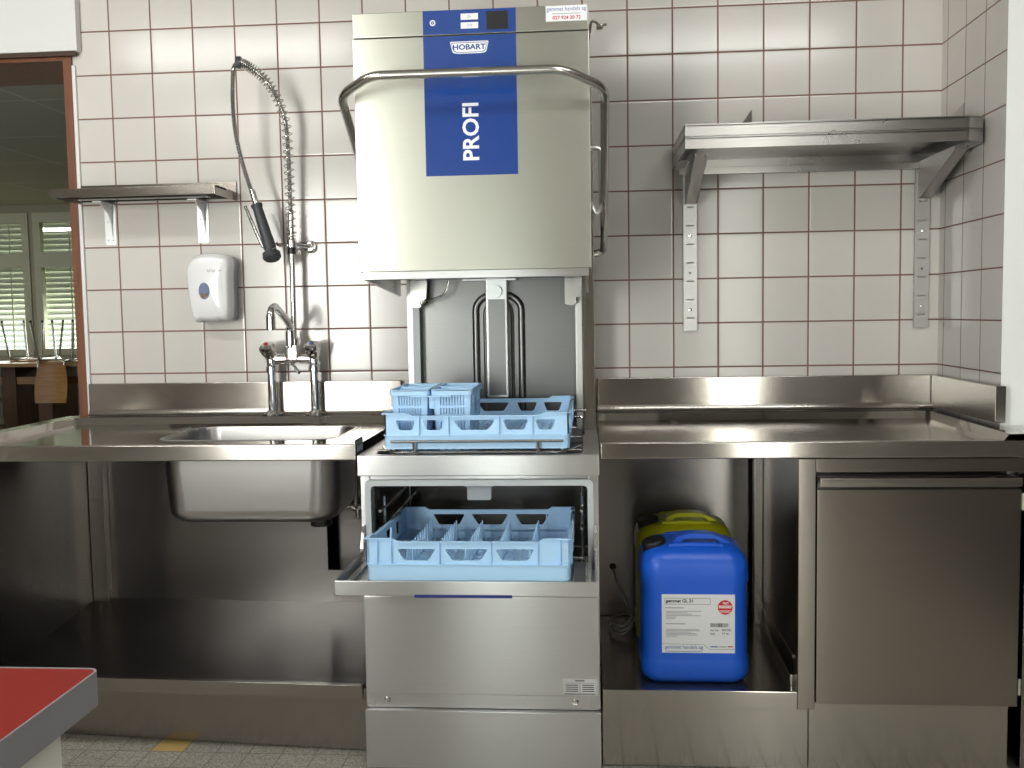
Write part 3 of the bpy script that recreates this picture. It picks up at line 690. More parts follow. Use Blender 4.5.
for x in (0.655, 1.415):
    mb = MB(); sl = []
    for k in range(8):
        z = 1.235 + k * 0.062; sl.append(rect(x - 0.012, x + 0.012, z, z + 0.005))
    for k in range(4): sl.append(circ(x, 1.21 + 0.035 + k * 0.124 + 0.02, 0.004, 10))
    mb.plate(rect(x - 0.0225, x + 0.0225, 1.195, 1.737), sl, 0.003, XZ(-0.013)); mb.box(x - 0.0225, x - 0.0195, -0.013, -0.0005, 1.195, 1.737); mb.box(x + 0.0195, x + 0.0225, -0.013, -0.0005, 1.195, 1.737)
    rail = mb.build('wall_rail', 'galvanised', rs_)
    for k in (0, 2):
        MB().lathe([(0.006, 0), (0.0055, 0.002), (0.002, 0.003)], (x, -0.0165, 1.265 + k * 0.124), axis=(0, -1, 0), n=12).build('screw', 'chrome', rail)
    mb = MB()
    side = [(-0.018, 1.62), (-0.018, 1.7145), (-0.036, 1.7145), (-0.036, 1.7375), (-0.34, 1.7375), (-0.34, 1.725), (-0.05, 1.62)]
    for xx in (x - 0.019, x + 0.016): mb.plate(side, [], 0.003, YZ(xx))
    A = [(x - 0.019, -0.05, 1.62), (x + 0.019, -0.05, 1.62), (x + 0.019, -0.34, 1.725), (x - 0.019, -0.34, 1.725)]
    f = [mb.bm.verts.new(p) for p in A]; mb.bm.faces.new(f)
    g = [mb.bm.verts.new(p) for p in [(x - 0.019, -0.018, 1.62), (x + 0.019, -0.018, 1.62), (x + 0.019, -0.05, 1.62), (x - 0.019, -0.05, 1.62)]]; mb.bm.faces.new(g)
    mb.build('bracket', 'steel_shelf', rs_)
# pointed support tabs that stand up above the tray
for (xa, ya, xb, yb, hh) in ((0.755, -0.15, 0.80, -0.36, 0.05), (1.40, -0.05, 1.415, -0.35, 0.05)):
    mb = MB(); d = Vector((xb - xa, yb - ya, 0)); n_ = Vector((-d.y, d.x, 0)).normalized() * 0.003
    P = [Vector((xa, ya, 1.806)), Vector((xb, yb, 1.806)), Vector((xb, yb, 1.806 + hh)), Vector((xb - d.x * 0.25, yb - d.y * 0.25, 1.806 + hh * 0.62)), Vector((xb - d.x * 0.5, yb - d.y * 0.5, 1.806 + hh * 0.42)), Vector((xa, ya, 1.812))]
    mb.loft([[p for p in P], [p + n_ for p in P]]); mb.build('end_tab', 'steel_shelf', rs_)

# ------------------------------------------------------------------ right worktop and cabinet
rw = worktop('outlet_worktop', 0.338, 1.4735, -0.03, -0.70, 'stainless steel worktop right of the dishwasher', right_rim=True)
splash(rw, 0.338, 1.445)
mb = MB(); mb.box(1.445, 1.4745, -0.54, -0.0005, CT + 0.028, 1.037, 0.002); mb.build('side_splash', 'steel_counter', rw)
rc = thing('base_cabinet', (0.9, -0.37, FL), 'stainless steel base cabinet with open bay and one door at right', 'cabinet')
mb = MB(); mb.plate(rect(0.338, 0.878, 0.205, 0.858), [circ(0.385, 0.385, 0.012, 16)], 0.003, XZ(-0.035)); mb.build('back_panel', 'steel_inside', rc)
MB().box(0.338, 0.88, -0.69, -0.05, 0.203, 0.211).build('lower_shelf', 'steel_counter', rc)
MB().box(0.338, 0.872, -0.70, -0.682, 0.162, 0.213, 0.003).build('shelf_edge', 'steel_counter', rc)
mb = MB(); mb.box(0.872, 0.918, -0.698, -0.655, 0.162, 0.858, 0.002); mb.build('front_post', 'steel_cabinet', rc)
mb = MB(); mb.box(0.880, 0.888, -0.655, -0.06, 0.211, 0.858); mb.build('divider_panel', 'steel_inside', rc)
mb = MB()
mb.box(0.852, 0.879, -0.125, -0.085, 0.212, 0.858, 0.002)
mb.box(0.862, 0.879, -0.65, -0.126, 0.212, 0.242, 0.002); mb.box(0.868, 0.879, -0.65, -0.126, 0.29, 0.30, 0.001)
mb.build('divider_rail', 'steel_counter', rc)
MB().box(0.918, 1.462, -0.698, -0.66, 0.822, 0.858, 0.002).build('top_rail', 'steel_cabinet', rc)
MB().box(0.338, 0.904, -0.675, -0.66, FL + 0.004, 0.1615).build('plinth', 'steel_counter', rc)
MB().box(0.908, 1.440, -0.672, -0.655, FL + 0.004, 0.178).build('plinth', 'steel_counter', rc)
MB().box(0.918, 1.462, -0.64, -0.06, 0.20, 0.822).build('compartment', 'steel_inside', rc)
dr = MB().box(0.920, 1.452, -0.703, -0.665, 0.181, 0.776, 0.003).build('door', 'steel_cabinet', rc)
mb = MB(); mb.box(0.924, 1.448, -0.688, -0.66, 0.774, 0.81); mb.build('grip_recess', 'steel_inside', dr)
mb = MB(); mb.box(0.924, 1.446, -0.722, -0.716, 0.786, 0.808, 0.0025); mb.box(0.924, 1.446, -0.722, -0.66, 0.804, 0.809, 0.0015); mb.build('handle', 'steel_counter', dr)
for z in (0.215, 0.72): MB().tube([(1.456, -0.703, z), (1.456, -0.703, z + 0.045)], 0.005, 12).build('hinge', 'steel_wire', dr)
MB().box(1.4635, 1.4742, -0.70, -0.51, FL, 0.858, 0.001).build('end_panel', 'steel_cabinet', rc)

# ------------------------------------------------------------------ jerrycans
def jerrycan(cx, yf, z0, mat, label):
    W, D, H = 0.302, 0.245, 0.405; cy = yf + D / 2
    r_ = thing('jerrycan', (cx, cy, z0), label, 'jerrycan')
    def ring(z, hx, hy, r, sx=0.0): return [(cx + sx + x, cy + y, z0 + z) for x, y in rrect(-hx, hx, -hy, hy, r, 6)]
    hx, hy = W / 2, D / 2
    R = [ring(0, hx - 0.035, hy - 0.035, 0.03), ring(0.003, hx - 0.02, hy - 0.02, 0.04), ring(0.014, hx - 0.006, hy - 0.006, 0.05), ring(0.03, hx, hy, 0.052), ring(0.07, hx, hy, 0.052),
         ring(0.076, hx - 0.004, hy - 0.004, 0.05), ring(0.285, hx - 0.004, hy - 0.004, 0.05), ring(0.292, hx, hy, 0.052), ring(0.335, hx - 0.001, hy - 0.002, 0.052),
         ring(0.355, hx - 0.006, hy - 0.007, 0.052), ring(0.372, hx - 0.017, hy - 0.018, 0.05), ring(0.384, hx - 0.034, hy - 0.034, 0.045), ring(0.389, hx - 0.055, hy - 0.055, 0.035)]
    mb = MB(); mb.loft(R); body = mb.build('body', mat, r_, smooth=50)
    # moulded grip: solid hump with a finger opening, lying left to right
    zt = 0.414
    out = roundpoly([(-0.055, 0.36), (0.118, 0.345), (0.112, 0.385), (0.075, zt - 0.008), (0.045, zt), (-0.02, zt), (-0.055, 0.400)], 0.02, 4)
    hole = roundpoly([(-0.042, 0.384), (0.084, 0.384), (0.066, 0.400), (-0.024, 0.400)], 0.009, 3)
    mb = MB(); mb.plate([(cx + x, z0 + z) for x, z in out], [[(cx + x, z0 + z) for x, z in hole]], 0.05, XZ(cy + 0.010)); 
    bmesh.ops.bevel(mb.bm, geom=[e for e in mb.bm.edges if len(e.link_faces) == 2 and e.calc_face_angle(0) > 1.0], offset=0.008, segments=3, profile=0.5, affect='EDGES', clamp_overlap=True)
    mb.build('grip', mat, r_, smooth=50)
    # front and rear ridges beside the grip opening
    for sgn in (-1, 1):
        mb = MB(); mb.tube(smooth_path([(cx - 0.07, cy + sgn * 0.07, z0 + 0.386), (cx + 0.0, cy + sgn * 0.073, z0 + 0.39), (cx + 0.08, cy + sgn * 0.068, z0 + 0.386)], 5), 0.008, 8); mb.build('shoulder_ridge', mat, body)
    for dx in (-0.05, 0.055): MB().lathe([(0.006, 0), (0.005, 0.004), (0.002, 0.006)], (cx + dx, cy - 0.068, z0 + 0.392), n=10).build('nub', mat, body)
    # screw cap on the slanted corner
    ax = Vector((-0.20, -0.12, 1)).normalized(); c = Vector((cx - 0.104, cy - 0.035, z0 + 0.352))
    mb = MB(); mb.lathe([(0.036, -0.03), (0.034, 0.01), (0.03, 0.016)], c, axis=ax, n=24); mb.build('neck', mat, r_)
    mb = MB(); n = 36; q = Vector((0, 0, 1)).rotation_difference(ax); rings = []
    for r, h, k_ in ((0.033, 0.014, 1), (0.0345, 0.017, 1), (0.0335, 0.044, 1), (0.030, 0.048, 0), (0.012, 0.0485, 0)):
        rings.append([c + q @ Vector((r * (1 + 0.025 * k_ * (i % 2)) * math.cos(2 * PI * i / n), r * (1 + 0.025 * k_ * (i % 2)) * math.sin(2 * PI * i / n), h)) for i in range(n)])
    mb.loft(rings); mb.build('cap', 'plastic_black', r_)
    return r_, cx, yf
jc, jx, jy = jerrycan(0.601, -0.662, 0.2112, 'can_blue', 'blue plastic jerrycan with a white product label, front one')
ly = jy + 0.003
lab = part_label(MB().box(0.506, 0.708, ly, ly + 0.004, 0.305, 0.472).build('product_label', 'paper_white', jc), 'white printed label')
yy = ly - 0.0002
def strip(mb, x0, x1, z0, z1, y=yy, t=0.0005): mb.box(x0, x1, y - t, y, z0, z1)
mb = MB()
for a in ((0.5145, 0.6405, 0.4605, 0.4613), (0.5145, 0.6405, 0.4435, 0.4443), (0.5145, 0.5153, 0.4435, 0.4613), (0.6397, 0.6405, 0.4435, 0.4613)): strip(mb, *a)
mb.build('title_frame', 'ink_dark', lab)
lettering('lettering', 'gemmet GL 31', 'ink_dark', 0.517, 0.592, 0.4462, 0.4585, yy, lab, bold=0.03)
mb = MB()
for k, w in enumerate((0.052,)): strip(mb, 0.516, 0.516 + w, 0.4325, 0.4350)
for k, w in enumerate((0.098, 0.06, 0.072, 0.096, 0.03, 0.025)): strip(mb, 0.517, 0.517 + w, 0.4235 - k * 0.0042, 0.4251 - k * 0.0042)
strip(mb, 0.517, 0.57, 0.3870, 0.3895)
for k, w in enumerate((0.092, 0.094, 0.07, 0.082, 0.088, 0.03)): strip(mb, 0.517, 0.517 + w, 0.3718 - k * 0.0040, 0.3733 - k * 0.0040)
mb.build('fine_print', 'ink_grey', lab)
mb = MB(); mb.plate(circ(0.681, 0.436, 0.0205, 32), [], 0.0006, XZ(yy)); mb.build('red_dot', 'ink_red', lab)
lettering('lettering', 'NaO', 'ink_white', 0.6745, 0.690, 0.445, 0.4515, yy - 0.0006, lab, bold=0.02)
mb = MB(); strip(mb, 0.663, 0.699, 0.4385, 0.441, yy - 0.0006); strip(mb, 0.6635, 0.698, 0.434, 0.4365, yy - 0.0006); strip(mb, 0.664, 0.696, 0.4255, 0.427, yy - 0.0006); strip(mb, 0.667, 0.693, 0.422, 0.4235, yy - 0.0006); mb.build('dot_print', 'ink_white', lab)
mb = MB(); x = 0.640
for w, gp in [(0.001, 0.0012)] * 10 + [(0.002, 0.0012), (0.003, 0.0018), (0.003, 0.0015)] + [(0.0009, 0.0014)] * 7:
    strip(mb, x, x + w, 0.3795, 0.3905); x += w + gp
mb.build('barcode', 'ink_dark', lab)
lettering('lettering', 'Art. Nr.', 'ink_dark', 0.640, 0.663, 0.3675, 0.3735, yy, lab); lettering('lettering', '0001967', 'ink_dark', 0.672, 0.698, 0.3685, 0.3745, yy, lab)
lettering('lettering', 'Netz', 'ink_dark', 0.640, 0.653, 0.3575, 0.3635, yy, lab); lettering('lettering', '23 kg', 'ink_dark', 0.672, 0.690, 0.3580, 0.3645, yy, lab)
mb = MB()
for pts in ([(0.507, 0.3305), (0.622, 0.3290)], [(0.622, 0.3290), (0.640, 0.3150)], [(0.640, 0.3150), (0.707, 0.3160)]):
    mb.tube([(p[0], yy, p[1]) for p in pts], 0.0004, 6)
mb.build('label_line', 'ink_dark', lab)
lettering('lettering', 'gemmet handels ag', 'ink_blue', 0.514, 0.620, 0.3135, 0.3265, yy, lab)
mb = MB(); strip(mb, 0.516, 0.618, 0.3085, 0.3100); strip(mb, 0.640, 0.661, 0.3215, 0.3250); mb.build('address_print', 'ink_blue', lab)
mb = MB(); strip(mb, 0.664, 0.684, 0.3222, 0.3245); mb.build('fine_print', 'ink_grey', lab)
mb = MB(); strip(mb, 0.688, 0.702, 0.3225, 0.3255); mb.build('red_print', 'ink_red', lab)
jerrycan(0.603, -0.372, 0.2112, 'can_yellow', 'yellow plastic jerrycan standing behind the blue one')

cb = thing('hose_coil', (0.41, -0.16, 0.212), 'loose coil of clear plastic hose beside the yellow jerrycan', 'hose')
pts = []
for k in range(76):
    t = k / 24 * 2 * PI; r = 0.058 + 0.006 * math.sin(t * 0.6); pts.append((0.408 + r * math.cos(t) * 0.62, -0.20 + r * math.sin(t) * 1.2, 0.2165 + 0.012 * k / 24 + 0.012 * max(0, math.cos(t))))
pts += [(0.43, -0.10, 0.27), (0.40, -0.09, 0.33), (0.386, -0.086, 0.384), (0.385, -0.07, 0.386)]
MB().tube(smooth_path(pts, 2), 0.0035, 8).build('hose', 'clear_hose', cb)

# ------------------------------------------------------------------ dishwasher
YF = -0.70
dw = thing('dishwasher', (0, -0.4, FL), 'hood-type commercial dishwasher with raised hood and open lower flap', 'dishwasher')
# lower body: sides, rear, chamber
mb = MB()
mb.box(-0.332, -0.305, YF, -0.05, 0.155, 0.818, 0.002); mb.box(0.305, 0.332, YF, -0.05, 0.155, 0.818, 0.002)
mb.box(-0.305, 0.305, -0.10, -0.05, 0.155, 0.818); mb.box(-0.305, 0.305, YF, -0.10, 0.48, 0.53)
mb.box(-0.305, 0.305, YF + 0.004, YF + 0.03, 0.798, 0.818)
mb.build('body', 'steel_machine', dw)
mb = MB(); mb.box(-0.3045, -0.3025, -0.66, -0.101, 0.531, 0.80); mb.box(0.3025, 0.3045, -0.66, -0.101, 0.531, 0.80); mb.box(-0.3045, 0.3045, -0.104, -0.101, 0.531, 0.80); mb.box(-0.3045, 0.3045, -0.66, -0.101, 0.795, 0.80); mb.box(-0.3045, 0.3045, -0.66, -0.101, 0.531, 0.535)
mb.build('lower_chamber', 'steel_inside', dw)
mb = MB(); mb.plate(rrect(-0.318, 0.318, 0.50, 0.806, 0.014), [rrect(-0.302, 0.302, 0.516, 0.789, 0.012)], 0.008, XZ(YF - 0.0005)); mb.build('door_gasket', 'gasket_grey', dw)
mb = MB(); mb.plate(roundpoly([(-0.066, 0.795), (0.052, 0.795), (0.052, 0.779), (0.028, 0.772), (0.028, 0.734), (-0.040, 0.734), (-0.040, 0.772), (-0.066, 0.779)], 0.005), [], 0.03, XZ(-0.60)); mb.lathe([(0.006, 0), (0.006, 0.003)], (-0.056, -0.63, 0.785), axis=(0, -1, 0), n=12); mb.lathe([(0.006, 0), (0.006, 0.003)], (0.042, -0.63, 0.785), axis=(0, -1, 0), n=12); mb.build('spray_arm_holder', 'gasket_grey', dw)
mb = MB()
for sx in (-1, 1):
    for z in (0.565, 0.66, 0.71): mb.tube([(sx * 0.285, -0.67, z), (sx * 0.285, -0.12, z)], 0.004, 8)
    for y in (-0.60, -0.2): mb.tube([(sx * 0.288, y, 0.54), (sx * 0.288, y, 0.74)], 0.005, 8)
    mb.tube([(sx * 0.285, -0.67, 0.556), (sx * 0.285, -0.12, 0.556)], 0.004, 8)
for y, z in ((-0.66, 0.5755), (-0.50, 0.5679)): mb.tube([(-0.3, y, z), (0.3, y, z)], 0.0045, 8)
mb.build('rack_rails', 'steel_wire', dw)
mb = MB(); mb.box(-0.33, 0.33, YF - 0.012, YF + 0.04, 0.195, 0.478, 0.004); fp = mb.build('front_panel', 'steel_machine', dw)
mb = MB(); mb.box(-0.325, 0.325, YF + 0.002, YF + 0.04, 0.152, 0.197); sp = mb.build('fixing_strip', 'steel_machine', dw)
for x in (-0.272, 0.262): MB().lathe([(0.010, 0), (0.0095, 0.003), (0.006, 0.005), (0.0025, 0.004)], (x, YF + 0.002, 0.174), axis=(0, -1, 0), n=18).build('screw', 'chrome', sp)
MB().box(-0.333, 0.333, YF - 0.016, YF + 0.05, FL + 0.001, 0.150, 0.003).build('kick_panel', 'steel_machine', dw)
MB().box(-0.30, 0.30, -0.60, -0.1, FL, 0.155).build('base_tray', 'steel_inside', dw)
# data plate
pl = part_label(MB().box(0.228, 0.322, YF - 0.0135, YF - 0.0121, 0.200, 0.247).build('data_plate', 'paper_white', fp), 'white printed data plate')
mb = MB(); yp = YF - 0.0136
strip(mb, 0.262, 0.288, 0.2400, 0.2430, yp); strip(mb, 0.235, 0.315, 0.2345, 0.2352, yp)
for k in range(4):
    strip(mb, 0.236, 0.270, 0.2280 - k * 0.0058, 0.2303 - k * 0.0058, yp); strip(mb, 0.282, 0.314, 0.2280 - k * 0.0058, 0.2303 - k * 0.0058, yp)
strip(mb, 0.275, 0.2757, 0.207, 0.233, yp); strip(mb, 0.232, 0.318, 0.2028, 0.2050, yp); mb.build('plate_print', 'ink_dark', pl)
# flap
mb = MB(); mb.box(-0.340, 0.326, -0.972, -0.703, 0.556, 0.560, 0.001); mb.box(-0.340, 0.326, -0.974, -0.966, 0.556, 0.595, 0.003); mb.box(-0.340, -0.334, -0.97, -0.705, 0.556, 0.595, 0.001); mb.box(0.320, 0.326, -0.97, -0.705, 0.556, 0.595, 0.001)
mb.box(-0.325, 0.312, -0.955, -0.715, 0.5602, 0.578, 0.003)
fd = mb.build('flap_door', 'steel_machine', dw)
part_label(MB().box(-0.135, 0.112, -0.9752, -0.945, 0.5525, 0.5605, 0.001).build('grip_strip', 'strip_blue', fd), 'dark blue grip strip')
mb = MB()
for x in (-0.300, -0.262, 0.262, 0.296): mb.tube(bend_path([(x, -0.935, 0.581), (x, -0.72, 0.581), (x * 0.985, -0.68, 0.579)], 0.02), 0.0035, 8)
mb.tube([(-0.300, -0.935, 0.581), (-0.24, -0.945, 0.581), (0.24, -0.945, 0.581), (0.296, -0.935, 0.581)], 0.0035, 8)
mb.build('rack_guide', 'steel_wire', fd)
for sx, x in ((-1, -0.330), (1, 0.318)):
    mb = MB(); mb.plate(smooth_out := roundpoly([(-0.722, 0.575), (-0.700, 0.575), (-0.700, 0.670), (-0.712, 0.665), (-0.735, 0.615)], 0.012, 4), [], 0.008, YZ(x)); mb.box(x + 0.001, x + 0.011, -0.715, -0.695, 0.565, 0.68, 0.002); mb.build('hinge_arm', 'steel_wire', fd)
# rim and wash tank
mb = MB()
mb.plate(rect(-0.335, 0.335, -0.72, -0.05), [rrect(-0.29, 0.29, -0.695, -0.10, 0.02)], 0.004, XY(0.872))
mb.box(-0.335, 0.335, -0.722, -0.70, 0.819, 0.876, 0.003); mb.box(-0.335, -0.325, -0.70, -0.05, 0.819, 0.872); mb.box(0.325, 0.335, -0.70, -0.05, 0.819, 0.872); mb.box(-0.325, 0.325, -0.06, -0.05, 0.819, 0.872)
mb.build('tank_rim', 'steel_machine', dw)
mb = MB(); mb.box(-0.325, 0.325, -0.70, -0.06, 0.819, 0.823); mb.build('tank', 'steel_inside', dw)
# wire track for the upper rack
mb = MB(); yw = -0.738
mb.tube([(-0.235, yw, 0.917), (0.238, yw, 0.917)], 0.0042, 8)
for x in (-0.17, 0.17): mb.tube(bend_path([(x, yw, 0.917), (x, yw, 0.884), (x, -0.70, 0.884)], 0.01), 0.0055, 8)
mb.tube(bend_path([(-0.285, -0.60, 0.884), (-0.25, -0.71, 0.884), (0.25, -0.71, 0.884), (0.285, -0.60, 0.884)], 0.05), 0.004, 8)
mb.tube(bend_path([(-0.15, -0.50, 0.884), (-0.13, -0.695, 0.884), (0.12, -0.695, 0.884), (0.17, -0.50, 0.884)], 0.04), 0.004, 8)
for x in (-0.235, 0.235): mb.tube([(x, -0.70, 0.8905), (x, -0.14, 0.8905)], 0.004, 8)
for y in (-0.68, -0.4, -0.16): mb.tube([(-0.286, y, 0.884), (0.286, y, 0.884)], 0.004, 8)
mb.tube(bend_path([(0.29, -0.35, 0.884), (0.29, -0.35, 0.94), (0.262, -0.35, 0.94)], 0.01), 0.004, 8)
mb.tube(bend_path([(0.30, -0.25, 0.95), (0.262, -0.25, 0.95)], 0.01), 0.004, 8)
mb.build('rack_track', 'steel_wire', dw)
# rear column panel and guide posts
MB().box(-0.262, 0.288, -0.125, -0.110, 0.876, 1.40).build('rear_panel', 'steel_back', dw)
mb = MB(); mb.box(-0.292, -0.272, -0.15, -0.06, 0.876, 2.0, 0.002); mb.build('guide_post', 'galvanised', dw)
mb = MB(); mb.box(-0.271, -0.247, -0.165, -0.126, 0.876, 2.0, 0.002); mb.build('guide_post', 'gasket_grey', dw)
mb = MB(); mb.box(0.268, 0.290, -0.165, -0.126, 0.876, 2.0, 0.002); mb.build('guide_post', 'galvanised', dw)
mb = MB(); mb.box(0.291, 0.330, -0.155, -0.06, 0.823, 2.0, 0.002); mb.build('column', 'steel_cabinet', dw)
mb = MB()
path = [(-0.064, 0.876)] + [(-0.064, 1.24)] + [(0.012 - 0.076 * math.cos(PI * k / 16), 1.275 + 0.055 * math.sin(PI * k / 16)) for k in range(17)] + [(0.088, 1.24), (0.088, 0.876)]
for rr, yo in ((0.012, -0.127),): mb.tube([(x, yo, z) for x, z in path], rr, 12)
path = [(x * 0.6 + 0.0045, z - (0.018 if z > 1.25 else 0)) for x, z in path]
mb.tube([(x, -0.126, z) for x, z in path], 0.006, 10)
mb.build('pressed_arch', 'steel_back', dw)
mb = MB(); mb.box(-0.025, 0.046, -0.175, -0.126, 0.985, 1.40, 0.004); mb.box(-0.10, 0.075, -0.19, -0.126, 1.372, 1.378); mb.lathe([(0.02, 0), (0.02, 0.02)], (0.010, -0.176, 1.335), axis=(0, -1, 0)); mb.build('wash_pipe', 'steel_machine', dw)
mb = MB(); mb.box(-0.017, 0.038, -0.1765, -0.1752, 0.995, 1.31, 0.0005); mb.build('pipe_cover', 'steel_back', dw)
# hood: open underneath
mb = MB()
mb.box(-0.32, 0.32, YF, YF + 0.02, 1.383, 2.010, 0.003); mb.box(-0.32, -0.305, YF + 0.02, -0.18, 1.383, 2.010); mb.box(0.305, 0.32, YF + 0.02, -0.18, 1.383, 2.010)
mb.box(-0.305, 0.305, -0.20, -0.18, 1.383, 2.010); mb.box(-0.305, 0.305, YF + 0.02, -0.20, 1.98, 2.010)
hood = mb.build('hood', 'steel_hood', dw)
mb = MB(); mb.box(-0.312, 0.312, YF + 0.012, YF + 0.03, 1.362, 1.384, 0.002)
P = [(YF + 0.03, 1.362), (YF + 0.03, 1.384), (-0.18, 1.384), (-0.18, 1.325)]
for xx in (-0.312, 0.304): mb.plate([(p[0], p[1]) for p in P], [], 0.008, YZ(xx))
mb.build('hood_skirt', 'steel_machine', hood)
mb = MB(); mb.box(-0.304, 0.304, YF + 0.031, -0.2, 1.376, 1.38); mb.build('hood_lining', 'steel_inside', hood)
for sx in (-1, 1):
    mb = MB(); x = -0.245 if sx < 0 else 0.262
    mb.plate(roundpoly([(x - 0.028, 1.375), (x + 0.028, 1.375), (x + 0.022, 1.305), (x - 0.002, 1.285), (x - 0.028, 1.29)], 0.006), [], 0.004, XZ(-0.176)); 
    mb.tube(bend_path([(x + 0.012, -0.182, 1.30), (x + 0.012, -0.205, 1.296), (x + 0.012, -0.205, 1.312)], 0.006), 0.005, 8); mb.tube(bend_path([(x + 0.02, -0.182, 1.312), (x + 0.045, -0.19, 1.312), (x + 0.09, -0.19, 1.33), (x + 0.10, -0.19, 1.372)], 0.03), 0.0035, 8) if sx < 0 else None
    mb.build('rack_hook', 'steel_wire', hood)
MB().box(-0.319, 0.319, YF + 0.001, -0.12, 2.0125, 2.078, 0.003).build('control_head', 'steel_hood', dw)
# blue fascia, in two pieces either side of the seam
yb = YF - 0.0004
fa = part_label(MB().box(-0.126, 0.125, yb - 0.002, yb, 1.638, 2.008, 0.0006).build('fascia', 'panel_blue', hood), 'glossy blue front panel')
fb = part_label(MB().box(-0.126, 0.125, yb - 0.001, YF + 0.0008, 2.0135, 2.0765, 0.0006).build('control_fascia', 'panel_blue', dw), 'glossy blue control panel')
y1 = yb - 0.0021
lettering('lettering', 'PROFI', 'ink_white', -0.024, 0.021, 1.678, 1.830, y1, fa, rot=True, bold=0.022)
# badge: white outlined trapezium with a double foot
def trap(k): return roundpoly([(-0.0535 + k, 1.9925 - k), (0.0515 - k, 1.9925 - k), (0.044 - k * 0.8, 1.963 + k * 1.2), (0.030, 1.9605 + k), (-0.032, 1.9605 + k), (-0.046 + k * 0.8, 1.963 + k * 1.2)], 0.004, 3)
mb = MB(); mb.plate(trap(0), [trap(0.0026)], 0.0008, XZ(y1)); bd = mb.build('badge', 'ink_white', fa)
mb = MB(); mb.plate(trap(0.0042), [], 0.0006, XZ(y1)); mb.build('badge_plate', 'ink_white', bd)
lettering('lettering', 'HOBART', 'panel_blue', -0.045, 0.043, 1.9705, 1.9850, y1 - 0.0006, bd, bold=0.025)
y2 = yb - 0.0011
mb = MB(); mb.box(0.046, 0.104, y2 - 0.0012, y2, 2.0215, 2.069, 0.0005); mb.build('display', 'display_dark', fb)
for z in (2.049, 2.026):
    k_ = MB().box(-0.023, 0.024, y2 - 0.0015, y2, z, z + 0.0165, 0.0006).build('button', 'ink_white', fb)
    mb = MB()
    if z > 2.04:
        mb.plate([(-0.004, z + 0.004), (0.006, z + 0.008), (-0.004, z + 0.0125)], [[(-0.003, z + 0.0055), (0.0035, z + 0.008), (-0.003, z + 0.011)]], 0.0004, XZ(y2 - 0.0015))
    else:
        strip(mb, -0.004, -0.0026, z + 0.005, z + 0.012, y2 - 0.0015, 0.0004); mb.plate(circ(0.004, z + 0.0085, 0.0034, 14), [circ(0.004, z + 0.0085, 0.0023, 14)], 0.0004, XZ(y2 - 0.0015))
    mb.build('symbol', 'ink_grey', k_)
mb = MB(); mb.plate(circ(-0.099, 2.044, 0.0078, 24), [circ(-0.099, 2.044, 0.0045, 24)], 0.0012, XZ(y2)); mb.plate(circ(-0.099, 2.044, 0.0016, 12), [], 0.0012, XZ(y2)); mb.build('power_button', 'ink_white', fb)
# sticker
st = part_label(MB().box(0.205, 0.314, YF - 0.0004, YF + 0.0008, 2.036, 2.0765).build('sticker', 'ink_white', dw), 'white dealer sticker')
ys = YF - 0.0005
lettering('lettering', 'gemmet handels ag', 'ink_blue', 0.2075, 0.312, 2.0595, 2.0735, ys, st, depth=0.0003)
lettering('lettering', '027 924 20 72', 'ink_red', 0.223, 0.298, 2.0405, 2.0500, ys, st, depth=0.0003, bold=0.025)
mb = MB(); strip(mb, 0.222, 0.298, 2.0545, 2.0560, ys, 0.0003); mb.build('fine_print', 'ink_grey', st)
# U-shaped lifting bar
mb = MB(); mb.tube(bend_path([(-0.331, -0.10, 1.455), (-0.362, -0.10, 1.462), (-0.362, -0.14, 1.498), (-0.343, -0.752, 1.850), (-0.250, -0.812, 1.884), (0.250, -0.812, 1.884), (0.359, -0.756, 1.846), (0.364, -0.14, 1.498), (0.362, -0.10, 1.462), (0.331, -0.10, 1.455)], 0.034, 8), 0.0122, 16); mb.build('lift_bar', 'steel_wire', dw, smooth=60)
mb = MB(); mb.tube(bend_path([(0.321, -0.32, 1.765), (0.352, -0.32, 1.765), (0.352, -0.32, 1.575), (0.335, -0.32, 1.562), (0.321, -0.32, 1.60)], 0.02), 0.007, 10); mb.build('side_latch', 'steel_machine', dw)
hk = bend_path([(0.3215, -0.60, 2.03), (0.326, -0.60, 2.062), (0.338, -0.60, 2.060), (0.350, -0.60, 2.048), (0.368, -0.60, 2.052)], 0.008)
mb = MB(); mb.box(0.3192, 0.3225, -0.63, -0.57, 2.02, 2.045); mb.tube(hk, 0.0035, 8); mb.box(0.340, 0.358, -0.612, -0.588, 2.040, 2.052, 0.003); mb.build('side_hook', 'steel_cabinet', dw)

